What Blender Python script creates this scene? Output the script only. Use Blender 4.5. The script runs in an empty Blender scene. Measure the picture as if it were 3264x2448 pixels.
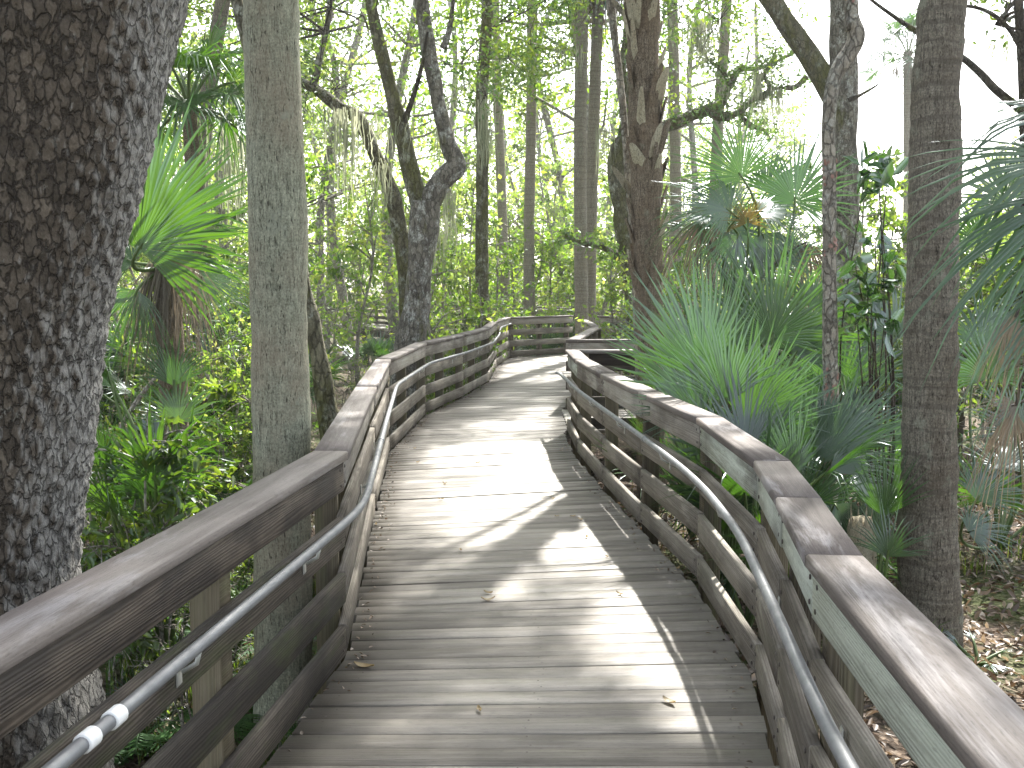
import bpy, math, random
import numpy as np
from mathutils import Vector, Matrix, noise as mnoise

RNG = np.random.default_rng(7)
random.seed(7)
scene = bpy.context.scene
COL = scene.collection
F = 1300.0; VH = 354.0; CAMZ = 1.65
PITCH = math.atan((476 - VH) / F)
CP, SP = math.cos(PITCH), math.sin(PITCH)

def P(u, v, Y):
    """world point that lies at world depth Y on the sight line (u, v) of a 1269 px wide frame"""
    xc = (u - 634.5) / F; yc = (476 - v) / F
    d = np.array([xc, CP + yc * SP, -SP + yc * CP])
    return np.array([0, 0, CAMZ]) + d * (Y / d[1])

def D(u, v, z=0.0):
    """world point of (u, v) on the level z"""
    xc = (u - 634.5) / F; yc = (476 - v) / F
    d = np.array([xc, CP + yc * SP, -SP + yc * CP])
    return np.array([0, 0, CAMZ]) + d * ((z - CAMZ) / d[2])

SUN_AZ, SUN_EL = math.radians(17), math.radians(46)
SUN = np.array([math.sin(SUN_AZ) * math.cos(SUN_EL), math.cos(SUN_AZ) * math.cos(SUN_EL), math.sin(SUN_EL)])

# ------------------------------------------------------------------ object helpers
def tag(o, label=None, cat=None, group=None, kind=None):
    if label: o['label'] = label
    if cat: o['category'] = cat
    if group: o['group'] = group
    if kind: o['kind'] = kind
    return o

def thing(name, label, cat, loc=(0, 0, 0), rz=0.0, group=None):
    o = bpy.data.objects.new(name, None); COL.objects.link(o)
    o.empty_display_size = .1
    o.location = [float(c) for c in loc]; o.rotation_euler = (0, 0, rz)
    return tag(o, label, cat, group)

def dup(root, loc, rz=0.0, s=1.0, label=None, group=None, tilt=(0, 0)):
    r = root.copy(); COL.objects.link(r)
    r.location = [float(c) for c in loc]; r.rotation_euler = (tilt[0], tilt[1], rz); r.scale = (s, s, s)
    if label: r['label'] = label
    if group: r['group'] = group
    for ch in list(root.children):
        c = ch.copy(); COL.objects.link(c); c.parent = r
    return r

class MB:
    """collects quads, triangles and polygons for one mesh"""
    def __init__(s):
        s.v = []; s.q = []; s.t = []; s.n = 0; s.r = []; s.qm = []; s.tm = []; s.quv = []; s.tuv = []; s.hasuv = False
    def add(s, v, q=None, t=None, rnd=None, mat=0, quv=None, tuv=None):
        v = np.asarray(v, float).reshape(-1, 3)
        s.v.append(v)
        if rnd is None: rnd = np.zeros(len(v))
        s.r.append(np.broadcast_to(np.asarray(rnd, float), (len(v),)))
        if q is not None and len(q):
            q = np.asarray(q, int).reshape(-1, 4); s.q.append(q + s.n); s.qm.append(np.full(len(q), mat))
            if quv is not None: s.quv.append(np.asarray(quv, float).reshape(-1, 2)); s.hasuv = True
            else: s.quv.append(np.zeros((len(q) * 4, 2)))
        if t is not None and len(t):
            t = np.asarray(t, int).reshape(-1, 3); s.t.append(t + s.n); s.tm.append(np.full(len(t), mat))
            if tuv is not None: s.tuv.append(np.asarray(tuv, float).reshape(-1, 2)); s.hasuv = True
            else: s.tuv.append(np.zeros((len(t) * 3, 2)))
        s.n += len(v)
    def build(s, name, mats, parent=None, smooth=False, loc=None, mesh_only=False):
        me = bpy.data.meshes.new(name)
        v = np.concatenate(s.v) if s.v else np.zeros((0, 3))
        off = np.zeros(3)
        if loc is not None:
            off = np.asarray(loc, float); v = v - off
        q = np.concatenate(s.q) if s.q else np.zeros((0, 4), int)
        t = np.concatenate(s.t) if s.t else np.zeros((0, 3), int)
        me.vertices.add(len(v)); me.vertices.foreach_set('co', v.astype(np.float32).ravel())
        nl = len(q) * 4 + len(t) * 3
        me.loops.add(nl); me.loops.foreach_set('vertex_index', np.concatenate([q.ravel(), t.ravel()]).astype(np.int32))
        me.polygons.add(len(q) + len(t))
        st = np.concatenate([np.arange(len(q)) * 4, len(q) * 4 + np.arange(len(t)) * 3]).astype(np.int32)
        me.polygons.foreach_set('loop_start', st)
        mi = np.concatenate(s.qm + s.tm) if (s.qm or s.tm) else np.zeros(0)
        if not isinstance(mats, (list, tuple)): mats = [mats]
        for m in mats: me.materials.append(m)
        me.polygons.foreach_set('material_index', mi.astype(np.int32))
        if smooth: me.polygons.foreach_set('use_smooth', np.ones(len(q) + len(t), bool))
        a = me.attributes.new('rnd', 'FLOAT', 'POINT'); a.data.foreach_set('value', np.concatenate(s.r).astype(np.float32))
        if s.hasuv:
            uv = me.uv_layers.new(name='UVMap')
            uv.data.foreach_set('uv', np.concatenate(s.quv + s.tuv).astype(np.float32).ravel())
        me.update(calc_edges=True); me.validate()
        if mesh_only: return me
        o = bpy.data.objects.new(name, me); COL.objects.link(o)
        if parent is not None: o.parent = parent
        if loc is not None: o.location = [float(c) for c in off]
        return o
    def part(s, name, mats, root, smooth=False, shift=True):
        """links the mesh as a part of root; world coordinates in, the object's own origin moved so textures differ"""
        base = np.array(root.location); r = RNG.uniform(0, 9, 3) if shift else np.zeros(3)
        s.v = [x - base + r for x in s.v]
        o = s.build(name, mats, root, smooth); o.location = [float(-c) for c in r]; return o

def unit(a):
    a = np.asarray(a, float); n = np.linalg.norm(a, axis=-1, keepdims=True); return a / np.maximum(n, 1e-9)

def spline(pts, n):
    """Catmull-Rom through pts, n samples per span (works on any number of columns)"""
    p = np.asarray(pts, float); p = np.vstack([2 * p[0] - p[1], p, 2 * p[-1] - p[-2]]); out = []
    for i in range(1, len(p) - 2):
        for k in range(n):
            t = k / n
            out.append(.5 * ((2 * p[i]) + (-p[i - 1] + p[i + 1]) * t + (2 * p[i - 1] - 5 * p[i] + 4 * p[i + 1] - p[i + 2]) * t * t + (-p[i - 1] + 3 * p[i] - 3 * p[i + 1] + p[i + 2]) * t ** 3))
    out.append(p[-2]); return np.array(out)

def tube(mb, pts, rad, n=6, mat=0, disp=None, caps=False, rnd=0.0):
    pts = np.asarray(pts, float); m = len(pts); rad = np.broadcast_to(np.asarray(rad, float), (m,))
    tan = unit(np.gradient(pts, axis=0))
    a = np.array([1., 0, 0]) if abs(tan[0][0]) < .8 else np.array([0, 1., 0])
    U = np.zeros((m, 3)); u = unit(a - tan[0] * a.dot(tan[0]))
    for i in range(m):
        u = u - tan[i] * u.dot(tan[i]); u = u / max(np.linalg.norm(u), 1e-9); U[i] = u
    W = np.cross(tan, U)
    th = np.arange(n) * 2 * math.pi / n
    c, s = np.cos(th), np.sin(th)
    dirs = U[:, None, :] * c[None, :, None] + W[:, None, :] * s[None, :, None]
    R = np.repeat(rad[:, None], n, 1)
    if disp is not None: R = R + disp(pts, dirs, R)
    v = pts[:, None, :] + dirs * R[:, :, None]
    i = np.arange(m - 1)[:, None] * n; j = np.arange(n)[None, :]; k = (np.arange(n) + 1)[None, :] % n
    q = np.stack([i + j, i + k, i + n + k, i + n + j], -1).reshape(-1, 4)
    t = None; vv = v.reshape(-1, 3)
    if caps:
        vv = np.vstack([vv, pts[:1], pts[-1:]]); c0, c1 = m * n, m * n + 1; b = (m - 1) * n
        t = [[c0, (x + 1) % n, x] for x in range(n)] + [[c1, b + x, b + (x + 1) % n] for x in range(n)]
    mb.add(vv, q, t, rnd=rnd, mat=mat)

def beam(mb, a, b, z0, z1, inn, th, side, ch=.005, warp=.0, mat=0, zup=None):
    """a board whose inner face runs from a to b in plan (inn = its offset from that line, + = outwards), z0..z1 high, th thick; side=+1: outwards is to the right of a->b"""
    a = np.array([a[0], a[1], 0.]); b = np.array([b[0], b[1], 0.])
    d = unit(b - a); o = np.array([d[1], -d[0], 0]) * side
    L = np.linalg.norm(b - a); k = max(2, int(L / .35) + 1)
    y0, y1 = inn, inn + th
    sec = np.array([(y0 + ch, z0), (y1 - ch, z0), (y1, z0 + ch), (y1, z1 - ch), (y1 - ch, z1), (y0 + ch, z1), (y0, z1 - ch), (y0, z0 + ch)])
    per = np.concatenate([[0], np.cumsum(np.linalg.norm(np.roll(sec, -1, 0) - sec, axis=1))])
    s = np.linspace(0, L, k); ph = random.random() * 6
    v = []
    for x in s:
        wy = warp * math.sin(x * 1.7 + ph); wz = warp * .6 * math.sin(x * 1.3 + ph * 2)
        for (yy, zz) in sec: v.append(a + d * x + o * (yy + wy) + np.array([0, 0, zz + wz]))
    q = []; uv = []; U0 = random.random() * 50; V0 = random.random() * 50
    for i in range(k - 1):
        for j in range(8):
            j2 = (j + 1) % 8
            q.append([i * 8 + j, i * 8 + j2, (i + 1) * 8 + j2, (i + 1) * 8 + j])
            uv += [(U0 + s[i], V0 + per[j]), (U0 + s[i], V0 + per[j + 1]), (U0 + s[i + 1], V0 + per[j + 1]), (U0 + s[i + 1], V0 + per[j])]
    e = (k - 1) * 8
    for base, order in ((0, [0, 7, 6, 5, 4, 3, 2, 1]), (e, [0, 1, 2, 3, 4, 5, 6, 7])):
        o8 = [base + x for x in order]
        for qd in ((0, 1, 2, 3), (0, 3, 4, 7), (4, 5, 6, 7)):
            q.append([o8[x] for x in qd]); uv += [(U0 + sec[order[x]][1] * .3, V0 + sec[order[x]][0]) for x in qd]
    # consistent winding
    q = np.array(q)
    if side < 0: pass
    mb.add(v, q, rnd=random.random(), mat=mat, quv=uv)

def block(mb, c, d, sx, sy, sz, mat=0, ch=.004):
    """an upright chamfered block at c (bottom centre), long axis d"""
    d = unit(np.array([d[0], d[1], 0.])); a = np.asarray(c, float) - d * sx / 2; b = np.asarray(c, float) + d * sx / 2
    beam(mb, a, b, c[2], c[2] + sz, -sy / 2, sy, 1, ch=ch, mat=mat)

# ------------------------------------------------------------------ node helpers
class NT:
    def __init__(s, name):
        s.m = bpy.data.materials.new(name); s.m.use_nodes = True; s.t = s.m.node_tree; s.t.nodes.clear()
        s.out = s.t.nodes.new('ShaderNodeOutputMaterial')
    def n(s, typ, **kw):
        x = s.t.nodes.new('ShaderNode' + typ)
        for k, v in kw.items():
            if k.startswith('i_'):
                key = k[2:]; key = int(key) if key.isdigit() else key.replace('_', ' ')
                if hasattr(v, 'is_output'): s.t.links.new(v, x.inputs[key])
                else: x.inputs[key].default_value = v
            else: setattr(x, k, v)
        return x
    def link(s, a, b): s.t.links.new(a, b)
    def math(s, op, a, b=0.0, clamp=False):
        x = s.t.nodes.new('ShaderNodeMath'); x.operation = op; x.use_clamp = clamp
        for i, v in enumerate((a, b)):
            if hasattr(v, 'is_output'): s.link(v, x.inputs[i])
            else: x.inputs[i].default_value = v
        return x.outputs[0]
    def ramp(s, f, stops, interp='LINEAR'):
        x = s.t.nodes.new('ShaderNodeValToRGB'); x.color_ramp.interpolation = interp
        e = x.color_ramp.elements
        while len(e) < len(stops): e.new(.5)
        for el, (p, c) in zip(e, stops):
            el.position = p; el.color = (c, c, c, 1) if not isinstance(c, (tuple, list)) else (*c, 1)
        s.link(f, x.inputs[0]); return x.outputs[0]
    def mix(s, f, a, b, typ='MIX'):
        x = s.t.nodes.new('ShaderNodeMix'); x.data_type = 'RGBA'; x.blend_type = typ
        for i, v in ((0, f), (6, a), (7, b)):
            if hasattr(v, 'is_output'): s.link(v, x.inputs[i])
            else: x.inputs[i].default_value = v if not isinstance(v, (tuple, list)) else (*v, 1)
        return x.outputs[2]
    def coords(s, kind, scale):
        tc = s.n('TexCoord'); mp = s.n('Mapping'); s.link(tc.outputs[kind], mp.inputs[0]); mp.inputs['Scale'].default_value = scale
        return mp.outputs[0]
    def noise(s, vec, scale=1.0, detail=4.0, rough=.55, dist=0.0):
        x = s.n('TexNoise'); s.link(vec, x.inputs['Vector'])
        x.inputs['Scale'].default_value = scale; x.inputs['Detail'].default_value = detail; x.inputs['Roughness'].default_value = rough; x.inputs['Distortion'].default_value = dist
        return x.outputs[0]
    def bump(s, h, strength=.5, dist=.01):
        x = s.n('Bump'); s.link(h, x.inputs['Height']); x.inputs['Strength'].default_value = strength; x.inputs['Distance'].default_value = dist
        return x.outputs[0]
    def bsdf(s, col, rough=.8, normal=None, spec=.3, metal=0.0):
        x = s.n('BsdfPrincipled')
        for k, v in (('Base Color', col), ('Roughness', rough), ('Specular IOR Level', spec), ('Metallic', metal)):
            if hasattr(v, 'is_output'): s.link(v, x.inputs[k])
            else: x.inputs[k].default_value = v if not isinstance(v, (tuple, list)) else (*v, 1)
        if normal is not None: s.link(normal, x.inputs['Normal'])
        s.link(x.outputs[0], s.out.inputs[0]); return x

def wood(name, dark, mid, light, stain=.5, stain_col=(.025, .02, .017), green=0.0, bleach=0.0, bleach_col=(.45, .45, .38), rough=.75, grain=1.0, spec=.3, streak=1.0):
    t = NT(name)
    uv = t.n('TexCoord').outputs['UV']
    def mp(sc):
        m = t.n('Mapping'); t.link(uv, m.inputs[0]); m.inputs['Scale'].default_value = sc; return m.outputs[0]
    g1 = t.noise(mp((1.6, 12 + 34 * streak, 1)), 1, 6, .5 + .12 * streak, .3)
    g2 = t.noise(mp((1.3, 4.5, 1)), 1, 4, .55, .8)
    w = t.n('TexWave'); w.wave_type = 'BANDS'; w.bands_direction = 'Y'; t.link(mp((.5, 9, 1)), w.inputs['Vector'])
    w.inputs['Scale'].default_value = 3.2; w.inputs['Distortion'].default_value = 16; w.inputs['Detail'].default_value = 2.0; w.inputs['Detail Scale'].default_value = .55; w.inputs['Detail Roughness'].default_value = .45
    big = t.noise(mp((1.4, 3.2, 1)), 1, 5, .6, .4)
    fine = t.noise(mp((30, 120, 1)), 1, 3, .6)
    at = t.n('Attribute'); at.attribute_name = 'rnd'; rnd = at.outputs['Fac']
    f = t.math('ADD', t.math('MULTIPLY', g1, .55), t.math('MULTIPLY', g2, .45))
    f = t.math('ADD', f, t.math('MULTIPLY', t.math('SUBTRACT', w.outputs['Fac'], .5), .13 * grain))
    f = t.math('ADD', f, t.math('MULTIPLY', t.math('SUBTRACT', rnd, .5), .22))
    col = t.ramp(f, [(.28, dark), (.5, mid), (.74, light)])
    if bleach:
        bf = t.ramp(t.noise(mp((.8, 4, 1)), 1.3, 5, .65, .6), [(.62 - bleach * .3, 0.0), (.7 - bleach * .25, 1.0)])
        col = t.mix(t.math('MULTIPLY', bf, .75), col, t.mix(1.0, bleach_col, t.ramp(g1, [(.3, .7), (.6, 1.05)]), 'MULTIPLY'))
    sf = t.ramp(big, [(.62 - stain * .3, 0.0), (.74 - stain * .22, 1.0)])
    col = t.mix(t.math('MULTIPLY', sf, min(.85, stain * 1.2)), col, stain_col)
    if green:
        gf = t.ramp(t.noise(mp((1.2, 5, 1)), 1.7, 5, .7, .5), [(.5, 0.0), (.68, 1.0)])
        col = t.mix(t.math('MULTIPLY', gf, green), col, (.07, .10, .022))
    col = t.mix(t.ramp(fine, [(.3, .35), (.45, 0.0)]), col, (.02, .018, .015))
    h = t.math('ADD', t.math('MULTIPLY', g1, .8), t.math('ADD', t.math('MULTIPLY', w.outputs['Fac'], .3 * grain), t.math('MULTIPLY', fine, .3)))
    t.bsdf(col, t.ramp(f, [(.3, rough + .1), (.7, rough - .12)]), t.bump(h, .55, .006), spec)
    return t.m

def leaf_mat(name, cols, trans=.5, gloss=.05, rough=.4, tcol=None, tint=(1.25, 1.15, .45)):
    """cols: colour stops over the per-leaf random value"""
    t = NT(name)
    at = t.n('Attribute'); at.attribute_name = 'rnd'; r = at.outputs['Fac']
    stops = [(i / max(1, len(cols) - 1), c) for i, c in enumerate(cols)]
    col = t.ramp(r, stops)
    nz = t.noise(t.coords('Object', (1, 1, 1)), 1.3, 2, .5)
    col = t.mix(1.0, col, t.ramp(nz, [(.3, .7), (.7, 1.25)]), 'MULTIPLY')
    tc = t.mix(1.0, col, tint, 'MULTIPLY')
    d = t.n('BsdfDiffuse'); t.link(col, d.inputs[0])
    tr = t.n('BsdfTranslucent'); t.link(tc, tr.inputs[0])
    m1 = t.n('MixShader', i_0=trans); t.link(d.outputs[0], m1.inputs[1]); t.link(tr.outputs[0], m1.inputs[2])
    g = t.n('BsdfGlossy'); g.inputs['Roughness'].default_value = rough; g.inputs[0].default_value = (.9, .95, 1, 1)
    m2 = t.n('MixShader', i_0=gloss); t.link(m1.outputs[0], m2.inputs[1]); t.link(g.outputs[0], m2.inputs[2])
    t.link(m2.outputs[0], t.out.inputs[0]); return t.m

def bark_oak(name, dark=(.022, .017, .012), mid=(.07, .055, .04), lich=(.34, .35, .31), amount=.35, side=None, moss=0.0, sc=1.0, side_col=(.36, .36, .34)):
    t = NT(name)
    c0 = t.n('TexCoord').outputs['Object']
    def mp(s):
        m = t.n('Mapping'); t.link(c0, m.inputs[0]); m.inputs['Scale'].default_value = [x * sc for x in s]; return m.outputs[0]
    nz = t.n('TexNoise'); t.link(mp((6, 6, 3)), nz.inputs['Vector']); nz.inputs['Detail'].default_value = 4
    add = t.n('VectorMath', operation='MULTIPLY_ADD'); t.link(nz.outputs['Color'], add.inputs[0]); add.inputs[1].default_value = (.9, .9, .9)
    t.link(mp((17, 17, 8)), add.inputs[2])
    vo = t.n('TexVoronoi'); vo.feature = 'DISTANCE_TO_EDGE'; t.link(add.outputs[0], vo.inputs['Vector']); vo.inputs['Scale'].default_value = 1
    vc = t.n('TexVoronoi'); vc.feature = 'F1'; t.link(add.outputs[0], vc.inputs['Vector']); vc.inputs['Scale'].default_value = 1
    crack = t.ramp(vo.outputs['Distance'], [(.0, 0.0), (.11, 1.0)])
    fine = t.noise(mp((60, 60, 40)), 1, 4, .65)
    med = t.noise(mp((9, 9, 5)), 1, 5, .6)
    base = t.ramp(t.math('ADD', t.math('MULTIPLY', fine, .5), t.math('MULTIPLY', med, .5)), [(.34, dark), (.6, mid), (.78, [min(1, x * 2.1) for x in mid])])
    sepc = t.n('SeparateColor'); t.link(vc.outputs['Color'], sepc.inputs[0])
    base = t.mix(.8, base, t.ramp(sepc.outputs[0], [(0, .55), (1, 1.35)]), 'MULTIPLY')
    # lichen patches: ragged spots of several sizes
    l1 = t.noise(mp((5.5, 5.5, 4)), 1, 6, .72, .2)
    l2 = t.noise(mp((20, 20, 16)), 1, 4, .7)
    lf = t.ramp(l1, [(.65 - amount * .3, 0.0), (.73 - amount * .3, 1.0)])
    lf = t.math('MULTIPLY', lf, t.ramp(l2, [(.4, .1), (.55, 1.0)]))
    lcol = t.mix(1.0, lich, t.ramp(fine, [(.3, .55), (.65, 1.15)]), 'MULTIPLY')
    col = t.mix(t.math('MULTIPLY', lf, .9), base, lcol)
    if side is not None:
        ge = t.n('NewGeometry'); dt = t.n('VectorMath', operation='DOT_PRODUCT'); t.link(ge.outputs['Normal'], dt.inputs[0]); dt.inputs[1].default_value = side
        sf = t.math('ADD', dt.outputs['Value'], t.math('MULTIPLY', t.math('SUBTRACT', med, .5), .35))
        sf = t.ramp(sf, [(.62, 0.0), (.92, 1.0)])  # pale side by normal direction: lichen, with sunlit brightening put into the colour
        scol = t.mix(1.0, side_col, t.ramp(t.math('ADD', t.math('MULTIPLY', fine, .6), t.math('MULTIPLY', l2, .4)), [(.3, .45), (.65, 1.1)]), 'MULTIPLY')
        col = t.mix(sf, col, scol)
    if moss:
        mf = t.ramp(t.noise(mp((4, 4, 1.5)), 1, 5, .65), [(.62 - moss * .3, 0.0), (.75 - moss * .25, 1.0)])
        col = t.mix(t.math('MULTIPLY', mf, .8), col, t.mix(fine, (.05, .055, .012), (.14, .14, .04)))
    col = t.mix(t.math('SUBTRACT', .42, t.math('MULTIPLY', crack, .42), True), col, (.012, .01, .008))
    h = t.math('ADD', t.math('MULTIPLY', crack, .7), t.math('ADD', t.math('MULTIPLY', fine, .35), t.math('MULTIPLY', med, .5)))
    t.bsdf(col, .9, t.bump(h, .9, .025), .2)
    return t.m

def bark_palm(name, a=(.10, .095, .07), b=(.2, .19, .145), c=(.13, .085, .055), ring=.4, dark=.0, lich=.4):
    t = NT(name)
    c0 = t.n('TexCoord').outputs['Object']
    def mp(s):
        m = t.n('Mapping'); t.link(c0, m.inputs[0]); m.inputs['Scale'].default_value = s; return m.outputs[0]
    wob = t.noise(mp((6, 6, 2)), 1, 3, .5)
    sep = t.n('SeparateXYZ'); t.link(c0, sep.inputs[0])
    zz = t.math('ADD', t.math('MULTIPLY', sep.outputs['Z'], 27.0), t.math('MULTIPLY', wob, 2.2))
    rg = t.noise_1 = t.n('TexNoise'); rg.noise_dimensions = '1D'; t.link(zz, rg.inputs['W']); rg.inputs['Scale'].default_value = 1; rg.inputs['Detail'].default_value = 3; rg.inputs['Roughness'].default_value = .6
    fib = t.noise(mp((75, 75, 9)), 1, 5, .7, .3)
    fleck = t.noise(mp((110, 110, 85)), 1, 3, .7)
    ck = t.n('TexNoise'); t.link(mp((30, 30, 5)), ck.inputs['Vector']); ck.inputs['Detail'].default_value = 3; ck.inputs['Distortion'].default_value = .6
    crack = t.ramp(ck.outputs[0], [(.33, 1.0), (.4, 0.0)])
    pat = t.noise(mp((3.2, 3.2, 2)), 1, 5, .65)
    col = t.ramp(t.math('ADD', t.math('MULTIPLY', fib, .5), t.math('MULTIPLY', fleck, .5)), [(.36, [x * .4 for x in a]), (.49, a), (.62, b)])
    col = t.mix(t.math('MULTIPLY', t.ramp(pat, [(.42, 0.0), (.66, 1.0)]), .65), col, t.mix(fleck, [x * .6 for x in c], [x * 1.3 for x in c]))
    col = t.mix(t.math('MULTIPLY', t.ramp(rg.outputs[0], [(.38, 1.0), (.52, 0.0)]), ring), col, [x * .5 for x in a])
    lf = t.math('MULTIPLY', t.ramp(t.noise(mp((7, 7, 5)), 1, 6, .7), [(.58, 0.0), (.66, 1.0)]), lich)
    col = t.mix(lf, col, (.26, .28, .22))
    col = t.mix(t.math('MULTIPLY', crack, .75), col, (.02, .016, .012))
    h = t.math('ADD', t.math('MULTIPLY', fib, .6), t.math('ADD', t.math('MULTIPLY', rg.outputs[0], 1.2 * ring), t.math('MULTIPLY', crack, -.7)))
    h = t.math('ADD', h, t.math('MULTIPLY', fleck, .3))
    t.bsdf(col, .9, t.bump(h, .8, .012), .2)
    return t.m

def simple(name, col, rough=.6, metal=0.0, var=.25, sc=20, spec=.4):
    t = NT(name); n = t.noise(t.coords('Object', (1, 1, 1)), sc, 4, .6)
    c = t.mix(n, [x * (1 - var) for x in col], [min(1, x * (1 + var)) for x in col])
    t.bsdf(c, t.ramp(n, [(.3, rough + .1), (.7, max(.05, rough - .1))]), t.bump(n, .15, .002), spec, metal); return t.m

M = {}
M['deck'] = wood('weathered_deck', (.10, .088, .07), (.195, .175, .145), (.29, .265, .225), stain=.45, stain_col=(.075, .066, .052), green=.12, rough=.6, grain=.5, spec=.45, streak=.55)
M['deck_edge'] = wood('mossy_deck_edge', (.06, .055, .035), (.13, .12, .08), (.2, .19, .14), stain=.5, green=.6)
M['cap'] = wood('cap_rail_wood', (.064, .052, .045), (.122, .103, .09), (.20, .176, .158), stain=.4, stain_col=(.06, .045, .04), bleach=.25, bleach_col=(.30, .28, .27), rough=.7, grain=.25, streak=.3)
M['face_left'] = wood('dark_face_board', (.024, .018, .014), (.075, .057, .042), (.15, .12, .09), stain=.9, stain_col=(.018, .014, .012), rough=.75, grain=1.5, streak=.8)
M['face'] = wood('grey_face_board', (.11, .094, .075), (.235, .21, .175), (.34, .315, .27), stain=.5, stain_col=(.06, .045, .035), bleach=.4, bleach_col=(.36, .34, .29), rough=.75, grain=.9)
M['face_pale'] = wood('pale_face_board', (.20, .205, .16), (.36, .38, .31), (.44, .46, .38), stain=.5, stain_col=(.07, .055, .048), bleach=.5, bleach_col=(.5, .53, .45), rough=.75, grain=1.1, streak=.45)
M['slat'] = wood('slat_wood', (.08, .068, .052), (.175, .153, .122), (.275, .25, .208), stain=.5, stain_col=(.05, .04, .03), bleach=.25, bleach_col=(.30, .275, .225), green=.12, rough=.78, grain=1.0)
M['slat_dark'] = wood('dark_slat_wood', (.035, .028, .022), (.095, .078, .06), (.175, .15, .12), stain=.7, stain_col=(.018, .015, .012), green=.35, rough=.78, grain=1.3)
M['post'] = wood('post_wood', (.045, .036, .02), (.095, .077, .045), (.15, .125, .08), stain=.5, green=.3, rough=.8)
M['pipe'] = simple('galvanised_pipe', (.20, .205, .21), .52, .5, .3, 14)
M['bolt'] = simple('rusty_bolt', (.10, .085, .075), .6, .6, .3, 60)
M['white_pvc'] = simple('white_coupling', (.78, .78, .76), .45, 0, .06, 30)
M['collar'] = simple('dark_collar', (.2, .21, .21), .45, .7, .2, 30)
M['bracket'] = simple('bracket_metal', (.42, .42, .38), .5, .5, .15, 30)
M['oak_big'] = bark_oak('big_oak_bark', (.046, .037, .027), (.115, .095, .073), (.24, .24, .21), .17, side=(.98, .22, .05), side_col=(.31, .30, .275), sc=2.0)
M['oak'] = bark_oak('lichen_oak_bark', (.08, .072, .06), (.205, .188, .158), (.46, .465, .43), .5, moss=.2)
M['oak_mossy'] = bark_oak('mossy_oak_bark', (.06, .055, .036), (.16, .148, .10), (.40, .42, .35), .42, moss=.6)
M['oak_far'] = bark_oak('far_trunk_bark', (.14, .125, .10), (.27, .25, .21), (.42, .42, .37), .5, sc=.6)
M['slim'] = bark_oak('slim_trunk_bark', (.15, .135, .105), (.34, .31, .26), (.42, .42, .37), .5, sc=1.3)
M['branch'] = bark_oak('branch_bark', (.03, .025, .02), (.08, .068, .052), (.25, .26, .22), .3, moss=.2)
M['palm_left'] = bark_palm('grey_green_palm_bark', (.24, .25, .185), (.40, .41, .31), (.26, .22, .16), .2, lich=.55)
M['palm_right'] = bark_palm('brown_palm_bark', (.15, .135, .108), (.28, .255, .205), (.10, .08, .058), .5, lich=.45)
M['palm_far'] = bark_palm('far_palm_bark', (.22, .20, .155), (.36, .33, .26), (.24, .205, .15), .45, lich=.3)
M['boot'] = bark_palm('palm_boot', (.13, .103, .075), (.31, .265, .205), (.17, .125, .085), .2, lich=.3)
M['boot_pale'] = bark_palm('pale_palm_boot', (.36, .33, .24), (.50, .47, .36), (.32, .26, .18), .05, lich=.3)
M['frond'] = leaf_mat('palmetto_frond', [(.014, .042, .011), (.027, .075, .017), (.055, .125, .028)], .48, .10, .30, tint=(1.7, 1.65, .5))
M['frond_blue'] = leaf_mat('blue_green_frond', [(.016, .045, .022), (.032, .075, .036), (.055, .105, .05)], .38, .09, .30, tint=(1.4, 1.4, .6))
M['frond_bright'] = leaf_mat('bright_frond', [(.022, .065, .012), (.038, .10, .016), (.065, .14, .024)], .5, .06, .34, tint=(1.7, 1.55, .45))
M['frond_gold'] = leaf_mat('dying_frond', [(.09, .08, .018), (.15, .115, .02), (.06, .09, .02)], .45, .04, .5, tint=(1.2, 1., .6))
M['petiole'] = simple('petiole_green', (.07, .11, .03), .5, 0, .3, 12)
M['dead'] = leaf_mat('dead_frond', [(.08, .066, .048), (.155, .13, .098), (.26, .23, .18)], .25, .03, .6, tint=(1, .9, .75))
M['leaf_mid'] = leaf_mat('green_leaves', [(.04, .09, .02), (.07, .14, .03), (.11, .18, .035), (.17, .23, .05)], .58, .05, .45, tint=(1.4, 1.3, .45))
M['leaf_dark'] = leaf_mat('dark_leaves', [(.028, .065, .018), (.045, .09, .025), (.07, .12, .03)], .5, .07, .4)
M['leaf_yellow'] = leaf_mat('spring_leaves', [(.09, .17, .035), (.15, .25, .05), (.25, .33, .08), (.40, .42, .12)], .6, .03, .5, tint=(1.2, 1.2, .65))
M['leaf_spring'] = leaf_mat('fresh_green_leaves', [(.06, .13, .025), (.10, .19, .035), (.16, .26, .05), (.24, .31, .07)], .6, .03, .5, tint=(1.35, 1.3, .5))
M['leaf_pale'] = leaf_mat('hazed_far_leaves', [(.11, .19, .06), (.18, .27, .085), (.26, .34, .12), (.36, .41, .16)], .6, .02, .5, tint=(1.25, 1.2, .7))  # paler than the nearer leaves: distance haze put into the colour
M['leaf_gloss'] = leaf_mat('glossy_leaves', [(.025, .07, .022), (.045, .11, .03)], .35, .14, .22)
M['grass'] = leaf_mat('grass_blades', [(.04, .08, .02), (.08, .15, .03), (.16, .2, .05)], .45, .03, .5)
M['fern'] = leaf_mat('fern_leaflets', [(.04, .11, .02), (.07, .16, .035)], .5, .03, .5)
M['moss'] = leaf_mat('spanish_moss', [(.22, .24, .17), (.32, .34, .25), (.40, .41, .32)], .45, .0, .6, tint=(1, 1, .85))
M['litter'] = leaf_mat('dead_leaf_litter', [(.06, .04, .025), (.13, .09, .06), (.24, .18, .13), (.36, .3, .24)], .2, .04, .5, tint=(1, .85, .6))
M['tan_leaf'] = leaf_mat('tan_fallen_leaf', [(.30, .22, .1), (.42, .33, .18), (.5, .42, .3)], .25, .04, .5, tint=(1, .85, .6))

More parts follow.
